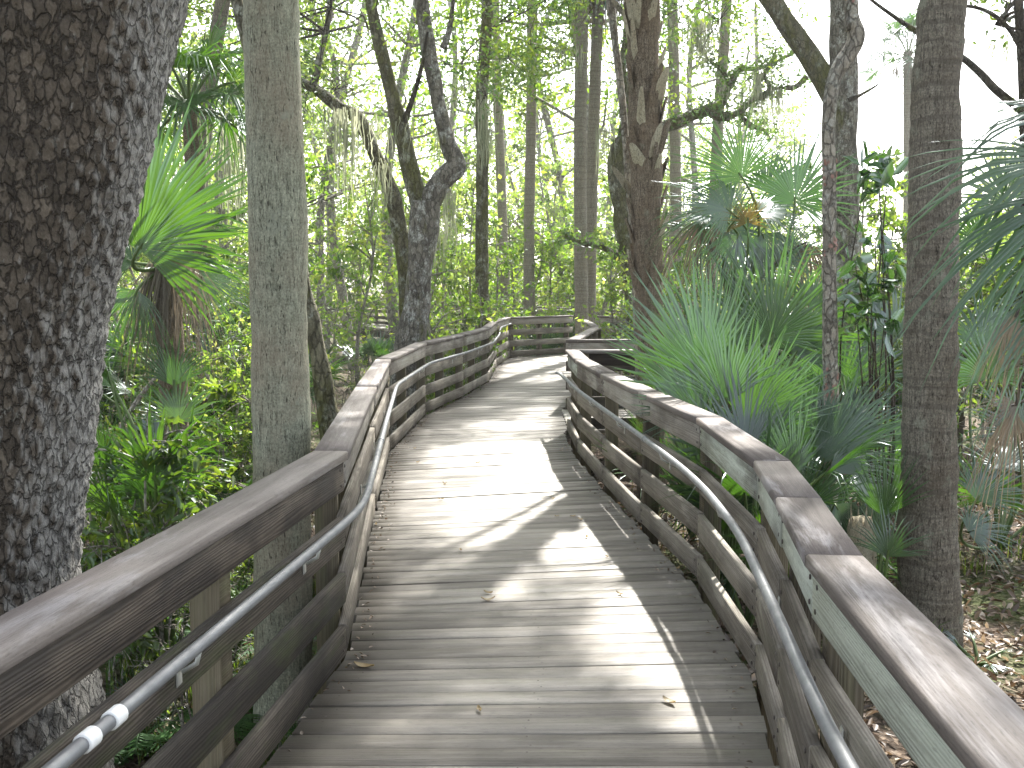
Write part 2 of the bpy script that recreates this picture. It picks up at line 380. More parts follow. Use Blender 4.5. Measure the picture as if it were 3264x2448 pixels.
def ground_mat():
    t = NT('forest_floor')
    c = t.coords('Object', (1, 1, 1))
    n1 = t.noise(c, 22, 6, .7); n2 = t.noise(c, 1.1, 4, .6); v = t.n('TexVoronoi'); t.link(c, v.inputs['Vector']); v.inputs['Scale'].default_value = 28
    sp = t.n('SeparateColor'); t.link(v.outputs['Color'], sp.inputs[0])
    col = t.ramp(t.math('ADD', t.math('MULTIPLY', n1, .6), t.math('MULTIPLY', sp.outputs[0], .4)), [(.3, (.03, .022, .015)), (.5, (.085, .06, .042)), (.68, (.17, .13, .095)), (.82, (.3, .25, .2))])
    col = t.mix(t.ramp(n2, [(.45, 0.0), (.62, .7)]), col, t.mix(n1, (.02, .04, .01), (.09, .13, .03)))
    t.bsdf(col, .9, t.bump(t.math('ADD', n1, v.outputs['Distance']), .9, .03), .15)
    return t.m
M['ground'] = ground_mat()

# ------------------------------------------------------------------ world, sun, camera
w = bpy.data.worlds.new('World'); scene.world = w; w.use_nodes = True
nt = w.node_tree; bg = nt.nodes['Background']
sky = nt.nodes.new('ShaderNodeTexSky'); sky.sky_type = 'NISHITA'; sky.sun_disc = False
sky.sun_elevation = SUN_EL; sky.sun_rotation = SUN_AZ; sky.dust_density = 2.5; sky.air_density = 1.0; sky.ozone_density = 1.0
hs = nt.nodes.new('ShaderNodeHueSaturation'); hs.inputs['Saturation'].default_value = .4
nt.links.new(sky.outputs[0], hs.inputs['Color']); nt.links.new(hs.outputs[0], bg.inputs[0]); bg.inputs[1].default_value = .15
sl = bpy.data.lights.new('Sun', 'SUN'); sl.energy = 4.6; sl.angle = math.radians(1.0); sl.color = (1, .965, .91)
so = bpy.data.objects.new('Sun', sl); COL.objects.link(so); so.rotation_euler = Vector(-SUN).to_track_quat('-Z', 'Y').to_euler()
cam = bpy.data.cameras.new('Camera'); co = bpy.data.objects.new('Camera', cam); COL.objects.link(co)
co.location = (0, 0, CAMZ); co.rotation_euler = (math.pi / 2 - PITCH, 0, 0)
cam.sensor_width = 36; cam.lens = 36 * F / 1269; cam.clip_end = 1000; cam.clip_start = .05
scene.camera = co
scene.view_settings.view_transform = 'Standard'; scene.view_settings.look = 'None'; scene.view_settings.exposure = 0
cy = scene.cycles
cy.use_denoising = True
cy.film_exposure = 4.1            # the photograph is exposed for the shade
cy.max_bounces = 5; cy.diffuse_bounces = 3; cy.glossy_bounces = 2; cy.transmission_bounces = 3; cy.transparent_max_bounces = 4
cy.use_adaptive_sampling = True; cy.adaptive_threshold = .015
cy.sample_clamp_indirect = 6.0

# ------------------------------------------------------------------ hazy air added all round as a scattering volume, to veil the backlight
hz = bpy.data.materials.new('hazy_air'); hz.use_nodes = True; hz.node_tree.nodes.clear()
ho_ = hz.node_tree.nodes.new('ShaderNodeOutputMaterial'); vs = hz.node_tree.nodes.new('ShaderNodeVolumeScatter'); vs.inputs['Density'].default_value = .0010; vs.inputs['Anisotropy'].default_value = .5
hz.node_tree.links.new(vs.outputs[0], ho_.inputs['Volume']); cy.volume_bounces = 0
m = MB(); x0, x1, y0, y1, z0, z1 = -130, 130, -50, 180, -8, 22
m.add([(x0, y0, z0), (x1, y0, z0), (x1, y1, z0), (x0, y1, z0), (x0, y0, z1), (x1, y0, z1), (x1, y1, z1), (x0, y1, z1)], [[0, 3, 2, 1], [4, 5, 6, 7], [0, 1, 5, 4], [1, 2, 6, 5], [2, 3, 7, 6], [3, 0, 4, 7]])
tag(m.build('sky', hz), 'box of hazy air added all round, veiling the backlight', kind='structure')  # added box of scattering air round everything, not the sky itself

# ------------------------------------------------------------------ ground
LP = [(-1.266, -.5), (-.716, 4.54), (-.97, 7.5), (-1.19, 10.3), (-1.08, 13.3), (-.70, 15.5), (-.375, 18.0), (-.29, 21.3), (-.03, 24.0), (1.5, 25.6)]
RP = [(.58, -.5), (.79, 2.77), (.905, 3.55), (1.0, 4.3), (1.01, 5.72), (.857, 7.1), (.725, 8.6), (.616, 10.2), (.60, 11.8)]
def sstep(a, b, x):
    t = np.clip((x - a) / (b - a), 0, 1); return t * t * (3 - 2 * t)
def gz(x, y):
    x = np.asarray(x, float); y = np.asarray(y, float)
    left = -.92 + .62 * sstep(-1.5, -3.0, x) * sstep(4.2, 6.8, y) + .4 * sstep(-3.5, -8, x) * sstep(4, 10, y)
    right = -.5 + .35 * sstep(2.5, 7, x)
    b = left + (right - left) * sstep(-.6, 1.4, x)
    far = -.95 - .35 * sstep(20, 40, y) + .12 * np.sin(x * .35) + .1 * np.sin(y * .27 + x * .2) + 1.6 * sstep(50, 110, y)
    b = b + (far - b) * sstep(13, 24, y)
    return b + .05 * np.sin(x * 2.1 + y * .7) + .04 * np.sin(y * 1.9 - x * 1.2) + .03 * np.sin(x * 5.1) * np.sin(y * 4.3)
def G(x, y): return float(gz(x, y))

mb = MB()
xs = np.concatenate([np.linspace(-160, -14, 24), np.linspace(-13, 13, 130), np.linspace(14, 160, 24)])
ys = np.concatenate([np.linspace(-40, -3, 10), np.linspace(-2.5, 28, 150), np.linspace(29, 260, 60)])
X, Y = np.meshgrid(xs, ys); Z = gz(X, Y)
nx, ny = len(xs), len(ys)
i = (np.arange(ny - 1)[:, None] * nx + np.arange(nx - 1)[None, :]).ravel()
mb.add(np.stack([X, Y, Z], -1).reshape(-1, 3), np.stack([i, i + 1, i + nx + 1, i + nx], -1))
tag(mb.build('ground', M['ground'], smooth=True), kind='structure')

# ------------------------------------------------------------------ boardwalk deck
def interp(tab, y): return float(np.interp(y, [p[0] for p in tab], [p[1] for p in tab]))
xL = [(-1, -1.335), (4.54, -.735)] + [(y, x - .02) for (x, y) in LP[2:9]] + [(23.8, 0.0), (26, .0)]
xR = [(-1, .62), (1.2, .70), (2.6, .79), (3.6, .90), (4.3, 1.0), (5.7, .98), (7.1, .84), (8.6, .70), (10.2, .58), (11.8, .56), (11.9, .62), (13.9, .64), (14.2, .70), (18.5, 1.36), (22.4, 1.4), (22.6, 2.2), (26, 2.2)]
pairs = [(-1, -1.05), (3.6, 3.6), (5.55, 5.8), (9.7, 10.3), (14.5, 14.9), (20, 20.3), (26, 25.6)]
mb = MB(); s = 0.0
yl = -1.0; yr_prev = None
def pr(y): return float(np.interp(y, [p[0] for p in pairs], [p[1] for p in pairs]))
while yl < 25.2:
    wdt = .128; y2 = yl + wdt; gap = .0015 + (.005 * random.random() if random.random() < .16 else .0008)
    a0 = np.array([interp(xL, yl) - .0, yl]); b0 = np.array([interp(xR, pr(yl)) + .02, pr(yl)])
    a1 = np.array([interp(xL, y2 - gap), y2 - gap]); b1 = np.array([interp(xR, pr(y2 - gap)) + .02, pr(y2 - gap)])
    if yl > 23.7: a0[0] = max(a0[0], -.2 + (yl - 23.9) * 1.0); a1[0] = max(a1[0], -.2 + (y2 - 23.9) * 1.0)
    jl, jr = random.uniform(-.015, .01), random.uniform(-.01, .015)
    k = 10; zt = random.uniform(-.002, .003); ph = random.random() * 6; tl = random.uniform(-.0015, .0015)
    v = []; uv = []; q = []; U0, V0 = random.random() * 80, random.random() * 80
    ch = .002
    for i in range(k):
        f = i / (k - 1); e0 = a0 + (b0 - a0) * f; e1 = a1 + (b1 - a1) * f
        if i == 0: e0 = e0 + [jl, 0]; e1 = e1 + [jl, 0]
        if i == k - 1: e0 = e0 + [jr, 0]; e1 = e1 + [jr, 0]
        dd = (e1 - e0); n = dd / np.linalg.norm(dd); z = zt + .0015 * math.sin(f * 5 + ph)
        v += [(e0[0], e0[1], -.04), (e0[0], e0[1], z - ch - tl), (*(e0 + n * ch), z - tl), (*(e1 - n * ch), z + tl), (e1[0], e1[1], z - ch + tl), (e1[0], e1[1], -.04)]
    for i in range(k - 1):
        for j in range(5):
            q.append([i * 6 + j, (i + 1) * 6 + j, (i + 1) * 6 + j + 1, i * 6 + j + 1])
            L0, L1 = 1.6 * i / (k - 1), 1.6 * (i + 1) / (k - 1); vv = [0, .03, .034, .164, .168, .2]
            uv += [(U0 + L0, V0 + vv[j]), (U0 + L1, V0 + vv[j]), (U0 + L1, V0 + vv[j + 1]), (U0 + L0, V0 + vv[j + 1])]
    for base in (0, (k - 1) * 6):
        q.append([base, base + 1, base + 4, base + 5]); uv += [(U0, V0), (U0, V0 + .03), (U0 + .02, V0 + .03), (U0 + .02, V0)]
        q.append([base + 1, base + 2, base + 3, base + 4]); uv += [(U0, V0), (U0, V0 + .03), (U0 + .02, V0 + .03), (U0 + .02, V0)]
    rb = random.random(); mb.add(v, q, rnd=np.repeat([rb - 1.9 - .5 * random.random(), rb - .75 - .4 * random.random(), rb - .3] + [rb] * (k - 5) + [rb - .3, rb - 1.2], 6), quv=uv)
    if yl < 14:
        for f in (.06, .5, .94):
            for g_ in (.25, .75):
                c = (a0 + (a1 - a0) * g_) * (1 - f) + (b0 + (b1 - b0) * g_) * f + np.array([random.uniform(-.02, .02), random.uniform(-.006, .006)]); h_ = np.arange(6) * math.pi / 3
                mb.add(np.stack([c[0] + .0045 * np.cos(h_), c[1] + .0045 * np.sin(h_), np.full(6, z + .0035)], -1), [[0, 1, 2, 3], [0, 3, 4, 5]], mat=1)
    yl = y2
tag(mb.build('boardwalk_deck', [M['deck'], M['bolt']]), 'weathered grey plank deck of the curving boardwalk', kind='structure')
# the side platform's deck, planks the other way
mb = MB(); x = .66
while x < 5.2:
    beam(mb, (x, 11.95), (x, 13.95), -.04, random.uniform(-.002, .002), 0, .136, 1, ch=.004); x += .142
tag(mb.build('platform_deck', M['deck']), kind='structure')
# stringers below the deck edge
mb = MB()
for tab, sd in ((xL, -1), (xR, 1)):
    yy = -.8
    while yy < 23.5:
        if not (sd > 0 and 11.7 < yy < 14.2):
            beam(mb, (interp(tab, yy) - sd * .06, yy), (interp(tab, yy + .6) - sd * .06, yy + .6), -.26, -.043, 0, .04, 1)
        yy += .6
tag(mb.build('deck_stringers', M['slat_dark']), kind='structure')

# ------------------------------------------------------------------ railings
CAPW = .155
def offset_poly(pts, d, side):
    """moves a plan polyline outwards by d with mitred corners"""
    p = [np.array(q, float) for q in pts]; out = []
    for i in range(len(p)):
        ns = []
        if i > 0: t = unit(p[i] - p[i - 1]); ns.append(np.array([t[1], -t[0]]) * side)
        if i < len(p) - 1: t = unit(p[i + 1] - p[i]); ns.append(np.array([t[1], -t[0]]) * side)
        n = unit(sum(ns)); out.append(p[i] + n * d / max(.5, n.dot(ns[0])))
    return out

def cap_piece(mb, a0, b0, a1, b1, z0, z1, ch=.006):
    """a mitred cap board between inner edge a0-b0 and outer edge a1-b1"""
    a0, b0, a1, b1 = [np.array([*q, 0.]) for q in (a0, b0, a1, b1)]
    L = np.linalg.norm(b0 - a0); k = max(2, int(L / .3) + 1); U0, V0 = random.random() * 60, random.random() * 60
    W = np.linalg.norm(a1 - a0)
    sec = [(ch, z0), (W - ch, z0), (W, z0 + ch), (W, z1 - ch), (W - ch, z1), (ch, z1), (0, z1 - ch), (0, z0 + ch)]
    v = []; q = []; uv = []; ph = random.random() * 6
    for i in range(k):
        f = i / (k - 1); A = a0 + (b0 - a0) * f; B = a1 + (b1 - a1) * f; t = unit(B - A)
        ln = np.linalg.norm(B - A) / W
        for (y, z) in sec: v.append(A + t * y * ln + np.array([0, 0, z + .002 * math.sin(f * L * 2 + ph)]))
    per = [0, .17, .18, .21, .22, .40, .41, .44, .46]
    for i in range(k - 1):
        for j in range(8):
            j2 = (j + 1) % 8; q.append([i * 8 + j, i * 8 + j2, (i + 1) * 8 + j2, (i + 1) * 8 + j])
            s0, s1 = L * i / (k - 1), L * (i + 1) / (k - 1)
            uv += [(U0 + s0, V0 + per[j]), (U0 + s0, V0 + per[j + 1]), (U0 + s1, V0 + per[j + 1]), (U0 + s1, V0 + per[j])]
    for base, order in ((0, [0, 7, 6, 5, 4, 3, 2, 1]), ((k - 1) * 8, [0, 1, 2, 3, 4, 5, 6, 7])):
        o8 = [base + x for x in order]
        for qd in ((0, 1, 2, 3), (0, 3, 4, 7), (4, 5, 6, 7)):
            q.append([o8[x] for x in qd]); uv += [(U0 + sec[order[x]][1] * .3, V0 + sec[order[x]][0]) for x in qd]
    mb.add(v, q, rnd=random.random(), quv=uv)

def railing(root, pts, side, face_mats, slat_mats, post_step=1.25, gap=.004, levels=((.752, .888, 'face_board'), (.505, .64, 'slat'), (.255, .39, 'slat'), (.02, .15, 'slat')), posts=True, zoff=0.0, foot=None):
    """pts: inner edge of the cap in plan. side +1: outside lies to the right of travel"""
    outer = offset_poly(pts, CAPW, side); board_in = offset_poly(pts, .022, side); board_out = offset_poly(pts, .06, side)
    post_line = offset_poly(pts, .062, side)
    for i in range(len(pts) - 1):
        a, b = np.array(pts[i], float), np.array(pts[i + 1], float); d = unit(b - a); L = np.linalg.norm(b - a)
        m = MB(); g = d * gap
        cap_piece(m, a + g, b - g, outer[i] + g, outer[i + 1] - g, .89 + zoff, .93 + zoff)
        m.build('cap_rail', M['cap'], root)
        for (z0, z1, nm) in levels:
            m = MB(); jit = random.uniform(-.008, .008)
            beam(m, board_in[i] + g * 1.2, board_in[i + 1] - g * 1.2, z0 + jit * (nm == 'slat') + zoff, z1 + jit * (nm == 'slat') + zoff, 0, .036, side, warp=.003)
            mat = (face_mats if nm == 'face_board' else slat_mats); mat = mat[min(i, len(mat) - 1)] if isinstance(mat, (list, tuple)) else mat
            p0, p1 = np.array([*board_in[i], 0]), np.array([*board_in[i + 1], 0]); dd = unit(p1 - p0); oo = np.array([dd[1], -dd[0], 0]) * side
            for e0, sg in ((p0, 1), (p1, -1)):
                for dz in (.035, -.035):
                    cc = e0 + dd * sg * (.05 + random.uniform(-.01, .01)) + np.array([0, 0, (z0 + z1) / 2 + dz + zoff]); tube(m, [cc, cc - oo * .003, cc - oo * .0045], [.008, .008, .005], 8, mat=1, caps=True)
            m.build(nm, [M[mat], M['bolt']], root)
        if posts:
            pa, pb = post_line[i], post_line[i + 1]; n = max(1, int(round(L / post_step))); ks = [(k + .5) / n for k in range(n)] if L > 1 else [.5]
            if i == 0 or True: ks = [.06] + [k / n for k in range(1, n)] + ([.94] if i == len(pts) - 2 else [])
            for f in ks:
                c = pa + (pb - pa) * f; zb = (G(c[0], c[1]) - .25) if foot is None else foot
                m = MB(); beam(m, c - d * .045, c + d * .045, zb, .885 + zoff, .003, .1, side)
                m.build('post', M['post'], root)
    return outer

def handrail(root, pts, z, caps=True, n=8, r=.0175):
    p = np.array([(x, y, z if len(q) < 1 else q[0]) for (x, y, *q) in pts], float)
    s = np.concatenate([[0], np.cumsum(np.linalg.norm(np.diff(p, axis=0), axis=1))]); ss = np.arange(0, s[-1], .08); p = np.stack([np.interp(ss, s, p[:, i]) for i in range(3)], -1)
    for _ in range(14):
        p2 = p.copy(); p2[1:-1] = (p[:-2] + p[1:-1] * 2 + p[2:]) / 4; p = p2
    m = MB(); tube(m, p, r, 14, caps=True); return m.build('handrail', M['pipe'], root, smooth=True), p

def ring(mb, p, i, r, ln):
    d = unit(p[min(i + 1, len(p) - 1)] - p[max(i - 1, 0)]); tube(mb, [p[i] - d * ln / 2, p[i] + d * ln / 2], r, 16, caps=True)

rl = thing('railing', 'long curving wooden railing on the near left of the boardwalk, pipe with two white couplings', 'railing', (0, 0, 0))
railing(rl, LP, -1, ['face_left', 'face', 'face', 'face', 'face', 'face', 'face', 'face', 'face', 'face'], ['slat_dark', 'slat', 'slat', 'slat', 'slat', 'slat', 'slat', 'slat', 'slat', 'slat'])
hp = [(x + .065, y) for (x, y) in LP[:3]] + [(-1.13, 10.25), (-1.03, 13.2), (-.65, 15.3), (-.32, 17.9), (-.24, 20.5, .70), (-.235, 21.0, .80), (-.2, 21.7, .80), (-.02, 23.6, .80)]
hp = [(hp[0][0], hp[0][1])] + hp[1:]
ho, hpath = handrail(rl, [(h[0], h[1], h[2] if len(h) > 2 else .68) for h in hp], .68, n=10)
def nearest(path, y): return int(np.argmin(abs(path[:, 1] - y)))
def finep(path, y, ln, r, root, nm, mat):
    i = nearest(path, y); i = min(max(i, 0), len(path) - 2)
    if path[i][1] > y: i = max(0, i - 1)
    d = unit(path[i + 1] - path[i]); f = (y - path[i][1]) / (path[i + 1][1] - path[i][1]); c = path[i] + (path[i + 1] - path[i]) * f
    m = MB(); tube(m, [c - d * ln / 2, c - d * (ln / 2 - .003), c + d * (ln / 2 - .003), c + d * ln / 2], [r * .93, r, r, r * .93], 18, caps=True)
    return m.build(nm, M[mat], root, smooth=True), c, d
finep(hpath, D(128, 889, .68)[1], .05, .0225, rl, 'coupling', 'white_pvc')
finep(hpath, D(97, 917, .68)[1], .05, .0225, rl, 'coupling', 'white_pvc')
for y in (6.5, 10.8, 12.2, 13.0, 15.0, 18.8): finep(hpath, y, .035, .022, rl, 'coupling', 'bracket' if y > 10 else 'collar')
def brackets(path, ys, root, side, pts):
    for y in ys:
        i = min(nearest(path, y), len(path) - 2); c = path[i]; d = unit(path[i + 1] - path[i]); o = np.array([d[1], -d[0], 0]) * side
        m = MB(); tube(m, [c + np.array([0, 0, -.012]), c + np.array([0, 0, -.05]) + o * .01, c + np.array([0, 0, -.075]) + o * .05], .007, 8, caps=True)
        block(m, c + o * .062 + np.array([0, 0, -.115]), d, .032, .006, .055)
        m.build('bracket', M['bracket'], root)
brackets(hpath, [2.75, 3.9, 5.4, 6.9, 8.6, 10.2, 12.6, 14.6, 16.7], rl, -1, LP)

rr = thing('railing', 'curving wooden railing on the near right of the boardwalk, pale face boards and grey pipe', 'railing', (0, 0, 0))
railing(rr, RP, 1, ['face_pale', 'face_pale', 'face_pale', 'face_pale', 'face', 'face', 'face', 'face_pale'], ['slat', 'slat', 'slat', 'slat', 'slat', 'slat', 'slat'])
hq = [(.53, -.5), (.69, 2.2), (.775, 2.94), (.896, 4.05), (.925, 4.9), (.912, 5.5), (.826, 6.86), (.707, 8.4), (.612, 9.7), (.56, 10.9), (.52, 11.6, .69), (.505, 11.9, .66)]
ho2, hpath2 = handrail(rr, hq, .68, n=10)
finep(hpath2, 6.6, .05, .022, rr, 'coupling', 'collar')
brackets(hpath2, [2.4, 3.4, 4.6, 6.1, 7.6, 9.0, 10.6], rr, 1, RP)

r3 = thing('railing', 'railing closing the near side of the side platform, seen over the near right railing', 'railing')
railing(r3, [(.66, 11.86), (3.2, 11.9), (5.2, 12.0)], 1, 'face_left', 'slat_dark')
r4 = thing('railing', 'railing along the far side of the side platform, dark face board with a bolt', 'railing')
railing(r4, [(5.2, 14.05), (.72, 14.0)], 1, 'face', 'slat_dark')
r5 = thing('railing', 'zigzag railing right of the far end of the boardwalk, below two thin palms', 'railing')
railing(r5, [(.73, 14.02), (1.42, 18.5), (1.44, 22.3)], 1, 'face', 'slat')
r6 = thing('railing', 'short far railing section right of the two thin palms, where the boardwalk turns', 'railing')
railing(r6, [(1.75, 25.2), (2.75, 24.9), (4.6, 24.2)], -1, 'face', 'slat')

# the far boardwalk beyond the trees
fb = thing('boardwalk', 'far boardwalk on piles running behind the trees, sunlit deck and dark railing', 'boardwalk')
FB = [(-12, 50), (-8.7, 46.5), (-4.2, 39.0), (-.4, 36.0), (2.9, 28.0), (4.4, 26.5)]
for i in range(len(FB) - 1):
    a, b = np.array(FB[i]), np.array(FB[i + 1]); d = unit(b - a); n = np.array([-d[1], d[0]]); n = n if n[1] > 0 else -n
    m = MB(); L = np.linalg.norm(b - a); k = int(L / .3)
    for j in range(k): 
        c = a + d * (j + .5) * L / k
        beam(m, c, c + n * 1.9, -.05, 0, 0, .29, 1 if True else -1, ch=.004)
    m.build('deck', M['deck'], fb)
    m = MB(); beam(m, a, b, -.34, -.055, .02, .05, 1 if n[0] * d[1] - n[1] * d[0] < 0 else -1); m.build('beam', M['slat_dark'], fb)
    for f in np.arange(.1, 1, 2.2 / L):
        c = a + (b - a) * f; m = MB(); block(m, (c[0] + n[0] * .15, c[1] + n[1] * .15, G(c[0], c[1]) - .3), d, .18, .18, -.35 - G(c[0], c[1]) + .3); m.build('pile', M['slat_dark'], fb)
far = [tuple(np.array(p) + np.array([.6, 1.9])) for p in FB]
railing(fb, far, -1, 'face', 'slat_dark', post_step=2.4, foot=-.3)
r7 = [FB[3], FB[4], FB[5]]
railing(fb, r7, 1, 'face', 'slat_dark', post_step=2.4, foot=-.3)

# ------------------------------------------------------------------ foliage helpers
def rdir(n, rng, up=0.0):
    d = rng.normal(size=(n, 3)); d[:, 2] += up; return unit(d)

def leaves(mb, pos, ln, wd, rng, near=False, up=.9, droop=.25, mat=0, axis=None, rnd=None):
    """one blade per position: a rhombus far off, a folded six-point leaf near by"""
    n = len(pos)
    if n == 0: return
    nm = rdir(n, rng, up)
    ax = rng.normal(size=(n, 3)); ax[:, 2] -= droop
    if axis is not None: ax = ax * .6 + axis
    ax = unit(ax - nm * (ax * nm).sum(1, keepdims=True)); sd = np.cross(nm, ax)
    L = (ln * rng.uniform(.65, 1.25, n))[:, None]; W = (wd * rng.uniform(.7, 1.2, n))[:, None] * .5
    r = rng.uniform(0, 1, n) if rnd is None else np.clip(rnd + rng.normal(0, .14, n), 0, 1)
    if not near:
        v = np.stack([pos, pos + ax * L * .45 + sd * W, pos + ax * L, pos + ax * L * .45 - sd * W], 1)
        mb.add(v.reshape(-1, 3), np.arange(n * 4).reshape(-1, 4), rnd=np.repeat(r, 4), mat=mat)
    else:
        up_ = nm * W * .35
        v = np.stack([pos, pos + ax * L * .3 + sd * W + up_, pos + ax * L * .68 + sd * W * .8 + up_, pos + ax * L - nm * L * .08, pos + ax * L * .68 - sd * W * .8 + up_, pos + ax * L * .3 - sd * W + up_], 1)
        b = np.arange(n)[:, None] * 6
        mb.add(v.reshape(-1, 3), np.concatenate([b + [0, 1, 2, 3], b + [0, 3, 4, 5]]), rnd=np.repeat(r, 6), mat=mat)

# sun flecks: gaps in the canopy, given where their light lands on the deck (x, y, rx, ry)
GAPS = [(.02, 17.3, .6, 3.0), (.45, 15.0, .5, 1.2), (.12, 7.6, .62, 1.5), (.0, 10.0, .9, 1.0), (.35, 8.7, .4, .9), (.62, 4.9, .26, .7), (-.1, 12.3, .5, .35), (-.1, 5.6, .15, .25), (.95, 10.0, .25, 1.2), (.75, 4.0, .15, .3), (1.45, 6.2, 1.0, 2.0), (2.6, 6.8, .6, 1.6), (-2.7, 4.9, .6, .9), (-3.6, 7.2, .5, .7), (-2.4, 8.2, .4, .6), (-3.4, 13.8, 1.3, 2.2), (-5.2, 17.5, 1.2, 2.0), (3.2, 5.5, .3, .5), (-2.0, 3.4, .4, .6), (-2.9, 6.4, 1.4, 2.6), (-4.5, 9.5, .9, 1.4), (2.6, 4.2, .3, .4)]
def lit(pos):
    q = pos - SUN[None, :] * (pos[:, 2:3] / SUN[2]); m = np.zeros(len(pos), bool)
    for (x, y, rx, ry) in GAPS: m |= ((q[:, 0] - x) / rx) ** 2 + ((q[:, 1] - y) / ry) ** 2 < 1
    return m

def clumps(center, rad, nc, per, sig, rng, hollow=.35):
    d = rdir(nc, rng, .15); r = rng.uniform(hollow, 1, nc) ** .6
    c = np.asarray(center) + d * r[:, None] * np.asarray(rad)
    k = np.maximum(4, (per * rng.uniform(.4, 1.6, nc)).astype(int))
    pos = np.repeat(c, k, 0) + rng.normal(size=(k.sum(), 3)) * np.repeat(sig * rng.uniform(.6, 1.3, nc), k)[:, None] * np.array([1, 1, .6])
    return c, pos, np.repeat(rng.uniform(.15, .85, nc), k)

def crown(root, top, center, rad, nc, per, ln, wd, mat, rng, sig=.6, limbs=9, limb_r=.07, bark='branch', name='crown', near=False):
    c, pos, rv = clumps(center, rad, nc, per * (1.0 if near else .72), sig, rng)
    ok = ~lit(pos); pos = pos[ok]; rv = rv[ok]
    m = MB(); leaves(m, pos, ln, wd, rng, near, rnd=rv); m.part(name, M[mat], root, shift=False)
    m = MB(); top = np.asarray(top, float)
    for i in rng.permutation(nc)[:limbs]:
        e = c[i]; mid = (top + e) / 2 + rng.normal(size=3) * .25 * np.linalg.norm(e - top) * np.array([1, 1, .3]) + [0, 0, .1 * np.linalg.norm(e - top)]
        p = spline([top, mid, e], 5)
        if lit(p).any(): continue
        tube(m, p, np.linspace(limb_r, .012, len(p)), 5)
        for _ in range(2):
            j = rng.integers(4, len(p) - 1); e2 = p[j] + rdir(1, rng, .2)[0] * rng.uniform(.6, 1.6); tube(m, spline([p[j], (p[j] + e2) / 2 + rng.normal(size=3) * .12, e2], 3), np.linspace(limb_r * .4, .008, 7), 4)
    if near:
        for e in c:
            for _ in range(5):
                e2 = e + rdir(1, rng, .1)[0] * sig * rng.uniform(.8, 2.0); tube(m, np.array([e, (e + e2) / 2 + rng.normal(size=3) * .06, e2]), [.009, .006, .003], 3)
    if m.n: m.part('branches', M[bark], root, smooth=True)

def tpath(px, Y, down=True, top=None, dY=0.0):
    """px: [(u, v, w)] from the bottom up at depth Y -> path and radii; continues down into the ground and up to height top"""
    pts = []; rad = []
    for i, (u, v, wd) in enumerate(px):
        yy = Y + dY * i / max(1, len(px) - 1); p = P(u, v, yy); pts.append(p); rad.append(wd * yy / F / 2)
    if down:
        b = pts[0].copy(); d = pts[0] - pts[1]; d = d / max(abs(d[2]), 1e-6); g = G(b[0], b[1]); h = b[2] - g + .15
        if h > .3: b = b + d * np.array([.6, .6, 1]) * h; pts.insert(0, b); rad.insert(0, rad[0] * 1.12)
    if top is not None and pts[-1][2] < top:
        d = unit(pts[-1] - pts[-2]); d[2] = max(d[2], .6); d = unit(d); pts.append(pts[-1] + d * (top - pts[-1][2]) / d[2]); rad.append(rad[-1] * .85)
    return np.array(pts), np.array(rad)

def smooth_path(p, r, n=6):
    q = spline(np.column_stack([p, r]), n); return q[:, :3], np.maximum(q[:, 3], .006)

def rough(amp, f=3.0, fz=1.0, seed=0.0):
    def fn(pts, dirs, R):
        out = np.zeros(R.shape)
        for i in range(R.shape[0]):
            for j in range(R.shape[1]):
                p = pts[i] + dirs[i, j] * R[i, j]; out[i, j] = amp * mnoise.noise(Vector((p[0] * f + seed, p[1] * f, p[2] * f * fz)))
        return out
    return fn

# ------------------------------------------------------------------ fan palm fronds
def fan(mb, hub, axis, normal, R, rng, nseg=38, spread=230, fuse=.34, droop=.2, cup=.12, mat=0, rb=.5, ragged=.10):
    a = unit(axis); n = unit(normal - a * np.dot(normal, a)); s = np.cross(n, a); sp = math.radians(spread)
    th = (np.linspace(-.5, .5, nseg) + rng.normal(0, .12 / nseg, nseg)) * sp
    ln = R * (.70 + .30 * np.cos(th * math.pi / max(sp, 1) * .95)) * rng.uniform(1 - ragged, 1 + ragged, nseg)
    t = np.array([.03, .22, fuse, .62, .82, 1.0])
    dth = sp / nseg / 2
    wid = np.where(t <= fuse, t * math.tan(dth), fuse * math.tan(dth) * (1 - ((t - fuse) / (1 - fuse)) ** 1.3)) * 1.02
    d = a[None] * np.cos(th)[:, None] + s[None] * np.sin(th)[:, None]
    e = -a[None] * np.sin(th)[:, None] + s[None] * np.cos(th)[:, None]
    bend = rng.normal(0, .10, nseg); dr = droop * rng.uniform(.2, 2.1, nseg) ** 1.2 + (rng.uniform(0, 1, nseg) < .1) * rng.uniform(.1, .5, nseg)
    c = hub + d[:, None, :] * (ln[:, None] * t[None])[:, :, None]
    c = c + e[:, None, :] * (bend[:, None] * ln[:, None] * np.maximum(0, t - fuse)[None] ** 1.5)[:, :, None]
    c = c + n[None, None] * (cup * R * np.abs(np.sin(th))[:, None] * t[None] - .10 * R * (t[None] ** 2))[:, :, None]
    c[:, :, 2] -= (dr * R)[:, None] * np.maximum(0, t - .3)[None] ** 2 * 2
    hw = ln[:, None] * wid[None]
    pl = n[None, None] * (hw * .42)[:, :, None]
    l = c + e[:, None, :] * hw[:, :, None] - pl * .5; r_ = c - e[:, None, :] * hw[:, :, None] - pl * .5; mid = c + pl * .6
    v = np.stack([l, mid, r_], 2)                      # seg, station, 3
    ns = len(t); base = np.arange(nseg)[:, None, None] * ns * 3 + np.arange(ns - 1)[None, :, None] * 3 + np.arange(2)[None, None, :]
    q = np.stack([base, base + 1, base + 4, base + 3], -1).reshape(-1, 4)
    rv = np.clip(rb + rng.normal(0, .09, nseg), 0, 1)
    mb.add(v.reshape(-1, 3), q, rnd=np.repeat(rv, ns * 3), mat=mat)

